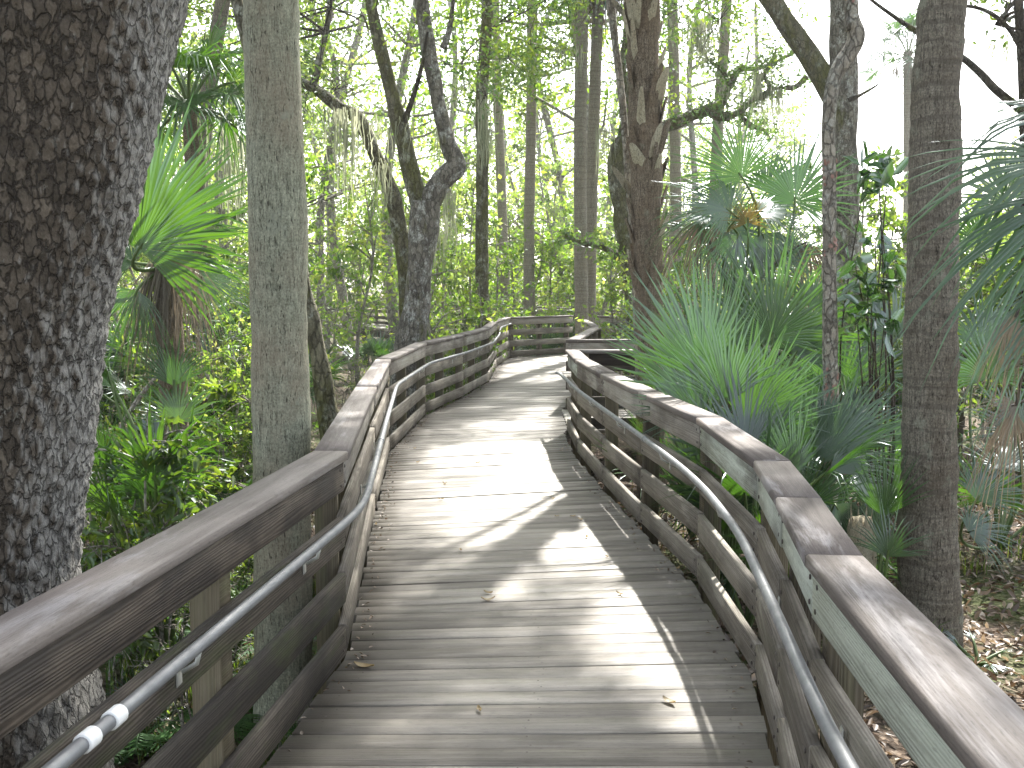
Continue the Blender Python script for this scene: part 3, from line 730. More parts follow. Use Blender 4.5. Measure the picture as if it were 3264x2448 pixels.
def petiole(mb, base, hub, axis, r=.011, mat=1):
    L = np.linalg.norm(hub - base); ctl = hub - unit(axis) * L * (.45 if L > .45 else .15)
    if np.dot(axis, hub - base) < 0: ctl = (base + hub) / 2 + np.array([0, 0, .25 * L])
    t = np.linspace(0, 1, 9)[:, None]; p = (1 - t) ** 2 * base + 2 * t * (1 - t) * ctl + t * t * hub
    p = np.vstack([p, hub + unit(axis) * .04]); tube(mb, p, np.linspace(r * 1.4, r * .7, len(p)), 5, mat=mat)

def frond(root, base, hub, axis, normal, R, rng, mat='frond', name='frond', label=None, **kw):
    m = MB(); pm = 'petiole' if 'dead' not in mat else 'dead'
    petiole(m, np.asarray(base, float), np.asarray(hub, float), axis, r=.009 + .004 * R); fan(m, np.asarray(hub, float), axis, normal, R, rng, **kw)
    o = m.part(name, [M[mat], M[pm]], root, shift=False)
    if label: o['label'] = label
    return o

CAM = np.array([0, 0, CAMZ])
def hero(root, base, hub, tip, Y, rng, dy=0.0, face=(0, 0, .3), mat='frond', Rk=1.22, **kw):
    """a frond whose hub and middle tip are known; face tilts its open side away from the viewer's direction"""
    h = P(hub[0], hub[1], Y); tpt = P(tip[0], tip[1], Y + dy); ax = tpt - h
    frond(root, base, h, ax, unit(CAM - h) + np.array(face), np.linalg.norm(ax) * Rk, rng, mat, **kw)

def palmetto(root, base, n, rng, lp=(.5, .9), R=(.45, .65), el=(35, 85), mats=('frond',), spread=(200, 260), droop=(.1, .35), az=None, nseg=34, dead=0, kid='frond'):
    base = np.asarray(base, float)
    for i in range(n):
        ph = (i / n * 2 * math.pi + rng.normal(0, .3)) if az is None else math.radians(rng.uniform(*az))
        e = math.radians(rng.uniform(*el)); d = np.array([math.cos(ph) * math.cos(e), math.sin(ph) * math.cos(e), math.sin(e)])
        L = rng.uniform(*lp); hub = base + d * L; e2 = e - math.radians(rng.uniform(-12, 35))
        ax = np.array([math.cos(ph) * math.cos(e2), math.sin(ph) * math.cos(e2), math.sin(e2)])
        side = np.array([-math.sin(ph), math.cos(ph), 0]); nm = np.cross(ax, side) * -1
        nm = nm + side * rng.normal(0, .35)
        frond(root, base, hub, ax, nm, rng.uniform(*R), rng, mats[rng.integers(len(mats))], name=kid, nseg=nseg, spread=rng.uniform(*spread), droop=rng.uniform(*droop), rb=rng.uniform(.2, .8))
    for i in range(dead):
        ph = rng.uniform(0, 6.28); e = math.radians(rng.uniform(-60, -10)); d = np.array([math.cos(ph) * math.cos(e), math.sin(ph) * math.cos(e), math.sin(e)])
        hub = base + d * rng.uniform(.25, .5) * np.array([1, 1, .6]); ax = d * np.array([.5, .5, 1]) + [0, 0, -.7]
        frond(root, base, hub, ax, np.array([math.cos(ph), math.sin(ph), .3]), rng.uniform(*R) * .9, rng, 'dead', name='dead_frond', nseg=22, spread=rng.uniform(60, 120), droop=.5, fuse=.3, cup=.3, rb=rng.uniform(.2, .8), ragged=.2)

def palm_crown(root, top, rng, n=16, R=.8, lp=1.0, mat='frond', dead=5, nseg=30):
    m = MB(); top = np.asarray(top, float)
    for i in range(n):
        ph = i * 2.4 + rng.normal(0, .2); e = math.radians(-20 + 100 * (i / n) + rng.normal(0, 8)); d = np.array([math.cos(ph) * math.cos(e), math.sin(ph) * math.cos(e), math.sin(e)])
        hub = top + d * lp * rng.uniform(.8, 1.1); ax = d + [0, 0, -.35]; side = np.array([-math.sin(ph), math.cos(ph), 0])
        petiole(m, top, hub, ax, r=.016); fan(m, hub, ax, np.cross(side, ax) * -1 + side * rng.normal(0, .2), R * rng.uniform(.85, 1.15), rng, nseg=nseg, spread=rng.uniform(200, 270), droop=.45, cup=.3, rb=rng.uniform(.2, .8))
    # drop blades that would shade the sun flecks
    m.part('crown', [M[mat], M['petiole']], root, shift=False)
    if dead:
        m = MB()
        for i in range(dead):
            ph = rng.uniform(0, 6.28); d = np.array([math.cos(ph) * .5, math.sin(ph) * .5, -.35]); hub = top + d * rng.uniform(.5, .9)
            ax = np.array([math.cos(ph) * .3, math.sin(ph) * .3, -1]); petiole(m, top, hub, ax, .012, mat=0); fan(m, hub, ax, np.array([math.cos(ph), math.sin(ph), .3]), R * .9, rng, nseg=20, spread=100, droop=.6, fuse=.3, rb=rng.uniform(.2, .7), ragged=.2)
        m.part('dead_fronds', M['dead'], root, shift=False)

def trunk_tree(name, label, cat, px, Y, mat, top=None, seg=16, disp=None, sub=6, group=None, dY=0.0, part='trunk', caps=False):
    p, r = tpath(px, Y, top=top, dY=dY); base = p[0].copy(); base[2] = max(base[2], G(base[0], base[1]))
    root = thing(name, label, cat, base, group=group)
    q, rr_ = smooth_path(p, r, sub); m = MB(); tube(m, q, rr_, seg, disp=disp, caps=caps); m.part(part, M[mat], root, smooth=True)
    return root, q, rr_

def limb(root, px, Y, mat, name='limb', dY=0.0, seg=10, sub=6, disp=None):
    pts = []; rad = []
    for i, (u, v, wd) in enumerate(px):
        yy = Y + dY * i / max(1, len(px) - 1); pts.append(P(u, v, yy)); rad.append(wd * yy / F / 2)
    q, r_ = smooth_path(np.array(pts), np.array(rad), sub); m = MB(); tube(m, q, r_, seg, disp=disp, caps=True); m.part(name, M[mat], root, smooth=True); return q

rng = np.random.default_rng(11)

# ------------------------------------------------------------------ big oak, near left
pts = [(-75, 1010, 450), (-64, 900, 380), (-68, 740, 324), (-70, 620, 318), (-50, 450, 325), (-28, 300, 345), (-5, 150, 362), (20, 0, 372), (45, -140, 385), (80, -330, 340)]
p, r = tpath(pts, 3.55, down=False); r = np.array(r); p[0][2] = min(p[0][2], G(p[0][0], p[0][1]) - .3)
root = thing('oak_tree', 'huge dark oak trunk, one side grey lichen and painted light, leaning over the left railing', 'tree', (p[0][0], p[0][1], G(p[0][0], p[0][1])))
q, r2 = smooth_path(p, r, 34)
def oakdisp(pts, dirs, R):
    out = np.zeros(R.shape)
    for i in range(R.shape[0]):
        for j in range(R.shape[1]):
            x = pts[i] + dirs[i, j] * R[i, j]; vx = Vector((x[0] * 24, x[1] * 24, x[2] * 13)); w_ = mnoise.noise_vector(vx * .35) * .9
            dist, _ = mnoise.voronoi(vx + w_); e = dist[1] - dist[0]
            out[i, j] = .011 * min(1.0, e * 2.2) - .008 + .055 * mnoise.noise(Vector((x[0] * 2, x[1] * 2, x[2] * 1.1))) + .010 * mnoise.noise(vx * 2.3)
    return out
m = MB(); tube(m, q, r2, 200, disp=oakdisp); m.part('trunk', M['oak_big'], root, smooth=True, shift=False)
crown(root, q[-1], (-2.5, 6.5, 10.2), (5.5, 6.0, 2.2), 60, 170, .15, .07, 'leaf_dark', rng, sig=.75, limbs=18, limb_r=.16)

# ------------------------------------------------------------------ palms with clear trunks
def ringed(amp, ring):
    base = rough(amp, 4, .6); lump = rough(amp * .5, 13, .8, 5.0)
    def fn(pts, dirs, R):
        out = base(pts, dirs, R) + lump(pts, dirs, R)
        for i in range(R.shape[0]):
            for j in range(R.shape[1]):
                z = pts[i][2] * 15 + 1.2 * mnoise.noise(Vector((dirs[i, j][0] * 1.2, dirs[i, j][1] * 1.2, pts[i][2] * 1.5))); f = z % 1.0; out[i, j] += ring * (f - (6 * (f - .85) if f > .85 else 0))
        return out
    return fn
def cabbage(label, px, Y, mat, top, seg=16, crown_kw=None, group=None, amp=.012, sub=6, ring=.004):
    root, q, r_ = trunk_tree('palm_tree', label, 'palm tree', px, Y, mat, top=top, seg=seg, disp=ringed(amp, ring), sub=sub, group=group)
    if crown_kw is not None: palm_crown(root, q[-1], rng, **crown_kw)
    return root, q
cabbage('thick grey green palm trunk behind the left railing, right beside the big dark oak', [(352, 950, 76), (349, 640, 71), (345, 300, 69.5), (336, 0, 67), (333, -120, 66)], 5.7, 'palm_left', 8.5, seg=44, crown_kw=dict(n=16, R=.9, lp=1.1), sub=60, ring=.003)
cabbage('brown ringed palm trunk standing outside the right railing, in front of the big fan frond', [(1152, 800, 76), (1151, 700, 71), (1152, 520, 65), (1155, 330, 60), (1159, 160, 57), (1167, 0, 51), (1172, -120, 50)], 6.0, 'palm_right', 8.0, seg=44, crown_kw=dict(n=16, R=.9, lp=1.1), sub=50, amp=.020, ring=.005)
# palm with old leaf bases
root, q = cabbage('palm trunk shaggy with old split leaf bases, at the inner corner of the side platform', [(806, 520, 34), (805, 420, 33), (803, 300, 33), (801, 230, 36), (798, 100, 38), (797, 0, 38), (797, -80, 38)], 10.6, 'boot', 8.6, seg=24, crown_kw=dict(n=18, R=.95, lp=1.1), sub=12, amp=.03)
for i in range(98):
    pale = i % 5 < 2
    f = rng.uniform(0, 1); z = 1.5 + f * 4.4
    k = int(np.argmin(abs(q[:, 2] - z))); c = q[k]; ph = i * 2.399 + rng.normal(0, .3); rad = .13 + .02 * f
    d = np.array([math.cos(ph), math.sin(ph), 0]); s = np.array([-math.sin(ph), math.cos(ph), 0]); lean = rng.normal(0, .35)
    up = unit(np.array([0, 0, 1.]) + s * lean + d * rng.uniform(.02, .22)); L = rng.uniform(.2, .46); w0 = rng.uniform(.045, .085)
    a = c + d * (rad - .01) + [0, 0, z - c[2]]; v = []
    for t, ww, oo in ((0, .7, -.01), (.3, 1, .014), (.7, .7, .034), (.92, .45, .05), (1, .2, .048)):
        x = a + up * L * t + d * oo; v += [x - s * w0 * ww - d * .012, x + d * .018 * (1 - t * .4), x + s * w0 * ww - d * .012]
    qd = []
    for t in range(4): qd += [[t * 3, t * 3 + 1, t * 3 + 4, t * 3 + 3], [t * 3 + 1, t * 3 + 2, t * 3 + 5, t * 3 + 4]]
    m = MB(); m.add(v, qd); m.part('leaf_base', M['boot_pale' if pale else 'boot'], root, smooth=True)
# a vine stem leaning on it
root, q, _ = trunk_tree('vine_stem', 'thin brown vine stem leaning against the shaggy palm trunk', 'vine', [(786, 330, 8), (778, 215, 8), (771, 125, 9), (762, 50, 9), (754, -20, 10)], 10.9, 'slim', top=8, seg=8, sub=6)

for lab, px, Y, top, ck in (
    ('left of two slender palm trunks standing close together beyond the zigzag railing', [(721, 405, 17), (719.5, 300, 16), (719, 150, 15), (722, 20, 14), (724, -40, 14)], 23.6, 10.5, dict(n=18, R=.9, lp=1.0, dead=6)),
    ('right one of two slender palm trunks, brown dead fronds under its crown', [(731, 400, 15), (732, 300, 14.5), (736, 150, 14), (741, 10, 13.5)], 24.3, 8.6, dict(n=18, R=.9, lp=1.0, dead=12)),
    ('single slender straight palm trunk rising behind the cross railing at the end of the boardwalk', [(656, 400, 15), (655.5, 300, 13), (658, 150, 12.5), (660, 0, 12)], 29.0, 12.5, dict(n=16, R=.9, lp=1.0)),
    ('slender pale palm trunk standing just right of the shaggy palm', [(838, 300, 14), (837, 200, 13.5), (834.5, 60, 13), (832, -30, 13)], 27.0, 12, dict(n=16, R=.9, lp=1.0)),
    ('pale slanting palm trunk in front of the gnarled mossy limbs', [(886, 240, 14), (890, 150, 13.5), (897, 60, 13), (902, -20, 12.5)], 26.0, 11, dict(n=16, R=.9, lp=1.0)),
    ('thin pale palm trunk against the white sky, left of the brown ringed palm', [(1125, 260, 11), (1125, 155, 10.5), (1125, 70, 10)], 36.0, 9.3, dict(n=20, R=1.0, lp=1.1, dead=6)),
    ('far palm trunk in the gap left of the straight slender palm, mossy and grey', [(628, 400, 12), (622, 250, 11.5), (616, 100, 11), (612, -20, 11)], 33.0, 13, dict(n=14, R=.9, lp=1.0)),
    ):
    cabbage(lab, px, Y, 'palm_far', top, seg=12, crown_kw=ck, amp=.012, sub=8)
cabbage('thin reddish brown palm trunk leaning behind the left fan palm crown', [(242, 330, 20), (250, 200, 19), (262, 90, 19), (276, 0, 18)], 13.5, 'palm_right', 8.5, seg=12, crown_kw=dict(n=16, R=.9, lp=1.0), sub=8)

# ------------------------------------------------------------------ forked oak behind the left railing
root, q, _ = trunk_tree('oak_tree', 'forked oak with lichen spots behind the left railing, its right limb bent like an elbow', 'tree', [(508, 430, 40), (516, 380, 34), (521, 330, 32), (525, 285, 36), (527, 250, 36)], 15.6, 'oak', seg=20, disp=rough(.03, 3, .6))
limb(root, [(526, 262, 30), (546, 225, 27), (566, 205, 24), (556, 180, 20), (548, 150, 19), (540, 110, 18), (535, 84, 18), (528, 40, 18), (521, -5, 18), (512, -90, 15), (500, -200, 10)], 15.6, 'oak', 'limb', disp=rough(.02, 4, .7))
limb(root, [(524, 262, 28), (514, 232, 23), (498, 165, 20), (488, 125, 18), (478, 85, 16), (465, 34, 15), (458, -20, 14), (455, -120, 11)], 15.6, 'oak_mossy', 'limb', disp=rough(.02, 4, .7))
limb(root, [(498, 160, 9), (512, 120, 6), (522, 85, 5), (530, 40, 3)], 15.6, 'branch', 'limb', dY=-.6)
limb(root, [(549, 60, 9), (556, 40, 7), (562, 0, 5), (566, -60, 4)], 15.6, 'oak', 'limb')
crown(root, P(500, -200, 15.6), (-.5, 17, 9.6), (5.5, 5.5, 2.0), 60, 150, .13, .06, 'leaf_mid', rng, sig=.7, limbs=16, limb_r=.1)
crown(root, P(528, 40, 15.6), (-1.8, 16.6, 6.0), (3.8, 3, 1.6), 44, 140, .105, .045, 'leaf_mid', rng, sig=.42, limbs=8, limb_r=.022, name='low_foliage', near=True)
root, q, _ = trunk_tree('oak_tree', 'dark leaning oak stem behind the forked oak, arching left and then up', 'tree', [(508, 400, 26), (503, 330, 22), (494, 280, 20), (486, 240, 18), (474, 212, 17), (462, 185, 16), (447, 152, 16), (436, 140, 15), (421, 134, 15), (405, 122, 13), (388, 110, 11), (370, 101, 10), (340, 94, 8), (310, 40, 6)], 16.3, 'oak_mossy', seg=14, disp=rough(.02, 4, .8), sub=5)
limb(root, [(386, 108, 9), (393, 90, 9), (396, 70, 8), (404, 40, 7), (409, 0, 7), (412, -80, 5)], 16.3, 'oak', 'limb')
crown(root, P(412, -80, 16.3), (-4.2, 17.5, 8.6), (4.5, 4.5, 2.2), 46, 130, .13, .06, 'leaf_mid', rng, sig=.7, limbs=12, limb_r=.07)
crown(root, P(404, 40, 16.3), (-4.8, 17, 5.6), (2.8, 2.5, 1.6), 30, 130, .105, .045, 'leaf_mid', rng, sig=.42, limbs=6, limb_r=.022, name='low_foliage', near=True)

root, q, _ = trunk_tree('tree', 'straight dark trunk with hanging moss rising behind the bend of the left railing', 'tree', [(598, 420, 20), (598, 380, 17), (597, 300, 16), (598, 200, 15), (597, 120, 15), (603, 40, 14), (605, -40, 14)], 21.8, 'oak_mossy', top=9, seg=12, disp=rough(.02, 3, .6))
crown(root, q[-1], (.5, 23, 10.2), (4.5, 5, 2.2), 46, 130, .13, .06, 'leaf_mid', rng, sig=.7, limbs=12, limb_r=.08)
crown(root, P(603, 40, 21.8), (-.3, 22.5, 7.0), (3.8, 3, 1.9), 46, 150, .12, .055, 'leaf_mid', rng, sig=.5, limbs=8, limb_r=.022, name='low_foliage')
root, q, _ = trunk_tree('tree', 'small mossy leaning trunk right of the thick left palm, base behind the railing', 'tree', [(414, 570, 28), (404, 500, 26), (392, 430, 22), (380, 370, 19), (366, 310, 17), (352, 250, 15)], 8.6, 'oak_mossy', top=6.5, seg=14, disp=rough(.02, 5, .8))
crown(root, q[-1], (-3.0, 9, 7.3), (2.8, 2.8, 1.4), 26, 110, .12, .055, 'leaf_mid', rng, sig=.5, limbs=8, limb_r=.05)
crown(root, q[-1], (-2.2, 10, 4.7), (1.6, 1.6, .8), 16, 60, .085, .035, 'leaf_mid', rng, sig=.32, limbs=5, limb_r=.022, name='low_foliage', near=True)

# ------------------------------------------------------------------ oaks on the right
root, q, _ = trunk_tree('oak_tree', 'large grey oak with ferny left limb slanting away, behind the right palmettos', 'tree', [(1046, 420, 44), (1047, 330, 40), (1047, 250, 36), (1044, 180, 35), (1044, 130, 37), (1046, 90, 34), (1044, 30, 30), (1042, -30, 29), (1046, -140, 26)], 16.0, 'oak', seg=20, disp=rough(.035, 3, .6))
limb(root, [(1040, 135, 26), (1022, 100, 28), (1005, 72, 27), (985, 45, 26), (968, 18, 25), (950, -10, 25), (925, -60, 22), (880, -120, 16)], 16.0, 'oak_mossy', 'limb', disp=rough(.03, 3, .7))
limb(root, [(1050, 125, 8), (1058, 122, 6), (1066, 118, 4), (1080, 110, 3), (1088, 105, 2)], 15.8, 'branch', 'limb')
crown(root, P(1046, -140, 16), (4.5, 17.5, 9.4), (6, 5.5, 2.2), 66, 150, .13, .06, 'leaf_mid', rng, sig=.75, limbs=16, limb_r=.1)
crown(root, P(968, 18, 16), (3.1, 17, 6.4), (2.0, 2.6, 1.1), 22, 110, .105, .045, 'leaf_mid', rng, sig=.42, limbs=5, limb_r=.022, name='low_foliage', near=True)
root, q, _ = trunk_tree('tree', 'slender lichen-spotted trunk with pink patches, in front of the large grey oak', 'tree', [(1030, 545, 20), (1029, 420, 18.5), (1028, 330, 17), (1027, 220, 16), (1027, 150, 17), (1032, 105, 18), (1042, 80, 19), (1055, 62, 20), (1061, 45, 19), (1056, 20, 17), (1054, -20, 16)], 7.5, 'slim', top=7.2, seg=14, disp=rough(.012, 6, .8))
bpy.data.objects.remove(root.children[0]); m = MB(); tube(m, q, _, 14, disp=rough(.012, 6, .8))
for i in range(60):
    z = rng.choice([.85, .98, 1.9, 2.45, 3.7]) + rng.normal(0, .05); k = int(np.argmin(abs(q[:, 2] - z))); ph = rng.uniform(3.6, 5.8); d = np.array([math.cos(ph), math.sin(ph), rng.normal(0, .3)]); c = q[k] + d * .062 + [0, 0, z - q[k][2]]
    s = rng.uniform(.005, .015); a1 = unit(np.cross(d, [0, 0, 1])); a2 = np.cross(d, a1); v = [c - d * .006 + a1 * s * math.cos(x) + a2 * s * math.sin(x) * 1.2 for x in np.arange(6) * math.pi / 3]
    m.add(v, [[0, 1, 2, 3], [0, 3, 4, 5]], mat=1)
m.part('trunk', [M['slim'], simple('pink_lichen', (.27, .16, .13), .9, 0, .3, 40)], root, smooth=True)
crown(root, q[-1], (3.1, 10.4, 8.4), (3.0, 4.2, 1.4), 72, 320, .13, .06, 'leaf_mid', rng, sig=.55, limbs=9, limb_r=.05)  # crown out of view, placed and thickened to shade the near right cap rail
root, q, _ = trunk_tree('tree', 'dark slim trunk at the right edge with bare branches reaching left', 'tree', [(1275, 420, 16), (1272, 250, 14), (1268, 100, 12), (1262, 0, 11)], 11.0, 'branch', top=7.5, seg=10)
limb(root, [(1266, 60, 8), (1250, 35, 6), (1225, 15, 5), (1195, 8, 4), (1170, 20, 3)], 11.0, 'branch', 'limb')
limb(root, [(1270, 140, 11), (1235, 112, 10), (1214, 90, 9), (1190, 70, 8), (1165, 60, 7), (1140, 42, 7), (1110, 22, 5), (1080, 0, 4), (1060, -20, 3)], 11.0, 'branch', 'limb', dY=1.5)
crown(root, q[-1], (6.5, 13, 8.2), (3.5, 3.5, 1.6), 40, 120, .12, .055, 'leaf_mid', rng, sig=.55, limbs=9, limb_r=.05)
crown(root, P(1235, 30, 11.5), (6.1, 12, 4.8), (1.0, 1.6, .7), 9, 60, .09, .04, 'leaf_mid', rng, sig=.3, limbs=5, limb_r=.022, name='low_foliage', near=True)

# gnarled mossy oak far in the middle
root, q, _ = trunk_tree('oak_tree', 'gnarled dark mossy oak behind the shaggy palm, limbs sprawling both ways', 'tree', [(792, 400, 30), (782, 340, 26), (772, 260, 24), (765, 215, 24), (770, 180, 24), (790, 165, 22)], 22.0, 'oak_mossy', seg=14, disp=rough(.06, 3, 1))
GL_ = [[(790, 165, 20), (815, 160, 18), (841, 150, 17), (872, 137, 15), (892, 130, 13), (905, 105, 10), (916, 86, 9), (935, 86, 7), (955, 78, 6), (962, 60, 4)],
      [(872, 137, 12), (895, 145, 11), (915, 140, 10), (932, 125, 9), (948, 118, 8), (962, 110, 7), (985, 108, 5), (1000, 95, 4)],
      [(905, 105, 9), (893, 85, 8), (880, 76, 7), (868, 60, 6), (860, 40, 4)], [(915, 140, 8), (930, 155, 6), (945, 160, 5), (955, 172, 3)],
      [(766, 205, 18), (755, 170, 16), (745, 140, 15), (715, 125, 14), (680, 120, 13), (645, 118, 12), (612, 108, 9), (590, 95, 6)], [(955, 110, 6), (948, 90, 5), (965, 75, 4), (985, 65, 3)],
      [(780, 340, 14), (765, 320, 12), (745, 305, 10), (722, 300, 7), (700, 292, 5)], [(645, 118, 8), (640, 90, 6), (630, 60, 5), (632, 20, 4)], [(770, 180, 16), (778, 130, 14), (772, 80, 12), (780, 20, 10), (776, -40, 8)]]
GL = [[(u, v, w_ * .85) for (u, v, w_) in g] for k, g in enumerate(GL_) if k not in (4, 7)]
for g in GL: limb(root, g, 22.0, 'oak_mossy', 'limb', dY=rng.uniform(-1, 1), seg=8, disp=rough(.05, 4, 1))
crown(root, P(776, -40, 22), (2.5, 24, 10.5), (5.5, 5, 2.0), 50, 130, .13, .06, 'leaf_mid', rng, sig=.7, limbs=12, limb_r=.08)
crown(root, P(790, 40, 22), (2.6, 23.5, 7.2), (4.2, 3, 1.8), 44, 150, .12, .055, 'leaf_mid', rng, sig=.5, limbs=7, limb_r=.022, name='low_foliage')
m = MB()                                                # resurrection fern and twigs along the limbs
for g in GL:
    for (u, v, wd) in spline(g, 5):
        c = P(u, v, 22.0); n = 16; pos = c + rng.normal(size=(n, 3)) * [.18, .22, .10] + [0, 0, wd * 22 / F * .4]; leaves(m, pos, .12, .05, rng, rnd=.3)
m.part('limb_ferns', M['leaf_mid'], root, shift=False)

# ------------------------------------------------------------------ palmettos, right side
rng = np.random.default_rng(23)
b = P(905, 560, 9.0); b[2] = G(b[0], b[1]); hd = np.array([b[0], b[1], 1.35])
root = thing('fan_palm', 'young fan palm with one golden dying frond, right of the shaggy palm', 'palm', b)
m = MB(); tube(m, spline([b - [0, 0, .1], (b + hd) / 2 + [.05, 0, 0], hd], 6), np.linspace(.14, .11, 13), 12, disp=rough(.03, 9, 1)); m.part('trunk', M['boot'], root, smooth=True)
H = lambda *a, **k: hero(root, hd, *a, rng, **k)
H((919, 219), (868, 152), 8.8, nseg=46, spread=210, mat='frond_bright', rb=.35, droop=.06, face=(.2, 0, .5))
H((985, 250), (988, 163), 9.0, nseg=48, spread=260, mat='frond', rb=.3, droop=.12, face=(-.1, 0, .5))
H((905, 262), (838, 215), 8.6, nseg=40, spread=190, mat='frond', rb=.7, droop=.2, face=(.3, 0, .9))
H((880, 268), (815, 262), 8.7, nseg=40, spread=170, mat='frond_bright', rb=.2, droop=.3, face=(.3, 0, 1.2))
H((927, 276), (926, 241), 8.3, nseg=34, spread=220, mat='frond_gold', rb=.5, droop=.12, face=(0, 0, .6), Rk=1.05, ragged=.2, label='golden dying frond')
H((950, 238), (1000, 178), 9.5, nseg=40, spread=200, mat='frond_blue', rb=.6, droop=.15, face=(-.4, 0, .6))
H((940, 262), (1015, 262), 8.6, nseg=40, spread=170, mat='frond', rb=.5, droop=.3, face=(-.4, .2, 1.2))
H((915, 290), (900, 350), 8.4, nseg=30, spread=170, mat='frond', rb=.1, droop=.5, face=(0, 0, .9))
H((945, 290), (965, 350), 8.5, nseg=30, spread=150, mat='frond', rb=.1, droop=.5, face=(0, 0, .9))
H((865, 275), (845, 335), 8.7, nseg=24, spread=120, mat='dead', rb=.05, droop=.5, fuse=.3, face=(0, 0, .4), ragged=.2, name='dead_frond')
H((885, 280), (878, 345), 8.8, nseg=24, spread=100, mat='dead', rb=.05, droop=.5, fuse=.3, face=(0, 0, .4), ragged=.2, name='dead_frond')
H((1000, 300), (1012, 370), 9.0, nseg=24, spread=100, mat='dead', rb=.1, droop=.5, fuse=.3, face=(0, 0, .4), ragged=.2, name='dead_frond')
palmetto(root, hd, 7, rng, (.5, .8), (.5, .65), (10, 80), ('frond', 'frond_blue'), az=(20, 160), nseg=34)

b = P(905, 640, 7.2); b[2] = G(b[0], b[1])
root = thing('palmetto', 'dense palmetto of tall upright green fans against the right railing', 'palmetto', b)
H = lambda *a, **k: hero(root, b + [rng.normal(0, .12), rng.normal(0, .1), 0], *a, rng, **k)
H((870, 470), (838, 345), 7.0, nseg=34, spread=105, mat='frond', rb=.5, droop=.03, fuse=.5, face=(.4, 0, .2))
H((855, 490), (800, 385), 7.3, nseg=30, spread=95, mat='frond', rb=.7, droop=.05, fuse=.5, face=(.5, 0, .2))
H((885, 465), (868, 335), 7.6, nseg=34, spread=90, mat='frond_bright', rb=.2, droop=.03, fuse=.45, face=(.2, 0, .2))
H((900, 500), (890, 395), 6.6, nseg=34, spread=120, mat='frond', rb=.4, droop=.04, fuse=.45, face=(.1, 0, .2))
H((925, 520), (945, 405), 6.7, nseg=34, spread=110, mat='frond_bright', rb=.4, droop=.05, fuse=.45, face=(-.2, 0, .2))
H((868, 520), (815, 455), 6.9, nseg=30, spread=120, mat='frond', rb=.2, droop=.1, fuse=.45, face=(.2, 0, .3))
H((940, 540), (985, 440), 6.9, nseg=30, spread=110, mat='frond', rb=.5, droop=.1, fuse=.45, face=(-.2, 0, .3))
H((880, 560), (850, 500), 6.8, nseg=28, spread=140, mat='frond', rb=.3, droop=.2, face=(.1, 0, .5))
H((905, 575), (925, 505), 6.6, nseg=28, spread=140, mat='frond', rb=.2, droop=.2, face=(-.1, 0, .5))
palmetto(root, b, 8, rng, (.5, .9), (.5, .7), (45, 85), ('frond', 'frond_bright', 'frond_blue'), nseg=30, droop=(.05, .2))

b = P(960, 640, 8.0); b[2] = G(b[0], b[1])
root = thing('palmetto', 'palmetto with one broad glowing fan spread wide above the bend of the right railing', 'palmetto', b)
H = lambda *a, **k: hero(root, b, *a, rng, **k)
H((957, 418), (960, 290), 8.0, nseg=44, spread=215, mat='frond_bright', rb=.45, droop=.05, face=(0, 0, .35))
H((945, 430), (905, 345), 8.2, nseg=36, spread=190, mat='frond', rb=.6, droop=.15, face=(.3, 0, .6))
H((985, 440), (1030, 350), 8.3, nseg=34, spread=180, mat='frond', rb=.4, droop=.2, face=(-.3, 0, .6))
H((1012, 418), (975, 385), 8.4, nseg=40, spread=230, mat='frond_blue', rb=.7, droop=.1, face=(-.2, 0, .3), Rk=1.2)
H((1005, 380), (1018, 318), 8.7, nseg=34, spread=170, mat='frond', rb=.2, droop=.15, face=(-.2, 0, .5))
palmetto(root, b, 7, rng, (.5, 1.0), (.45, .65), (40, 85), ('frond', 'frond_blue'), nseg=30)

for lab, bx, n, mats in (('tall palmetto clump behind the dense one, beside the shaggy palm', (860, 560, 8.6), 13, ('frond', 'frond_bright')), ('palmetto clump under the young fan palm with the golden frond', (945, 540, 10.2), 12, ('frond',)), ('palmetto clump at the foot of the slender lichen-spotted trunk', (1035, 560, 9.6), 11, ('frond', 'frond_blue')), ('palmetto leaning over the inside of the railing bend', (930, 620, 6.3), 9, ('frond', 'frond_bright'))):
    b = P(*bx); b[2] = G(b[0], b[1]); root = thing('palmetto', lab, 'palmetto', b)
    palmetto(root, b, n, rng, (.6, 1.15), (.6, .85), (50, 88), mats, spread=(90, 170), nseg=28, droop=(.03, .2), dead=1)
b = P(1000, 690, 6.6); b[2] = G(b[0], b[1])
root = thing('palmetto', 'blue-green palmetto with sun-glinting tips arching right, left of the ringed palm', 'palmetto', b)
H = lambda *a, **k: hero(root, b, *a, rng, **k)
H((1018, 575), (1072, 470), 6.7, nseg=34, spread=90, mat='frond_blue', rb=.8, droop=.12, fuse=.5, face=(-.7, 0, .5))
H((1028, 585), (1110, 545), 6.5, nseg=28, spread=95, mat='frond_blue', rb=.6, droop=.25, face=(-.3, .2, 1.0))
H((1000, 570), (1005, 470), 6.9, nseg=34, spread=130, mat='frond', rb=.4, droop=.06, face=(0, 0, .3))
H((985, 590), (955, 500), 6.5, nseg=34, spread=120, mat='frond', rb=.3, droop=.08, face=(.2, 0, .3))
H((1040, 560), (1095, 455), 7.3, nseg=34, spread=150, mat='frond', rb=.3, droop=.2, face=(-.3, 0, .5))
H((1035, 625), (1075, 690), 6.2, nseg=24, spread=120, mat='frond_blue', rb=.7, droop=.5, face=(-.2, .2, 1))
H((1010, 615), (1000, 680), 6.3, nseg=24, spread=120, mat='frond', rb=.5, droop=.5, face=(.1, .2, 1))
H((1050, 600), (1120, 610), 6.9, nseg=26, spread=120, mat='frond', rb=.4, droop=.35, face=(-.2, .2, 1.1))
palmetto(root, b, 5, rng, (.4, .7), (.4, .55), (25, 70), ('frond', 'frond_blue'), nseg=28, dead=2)

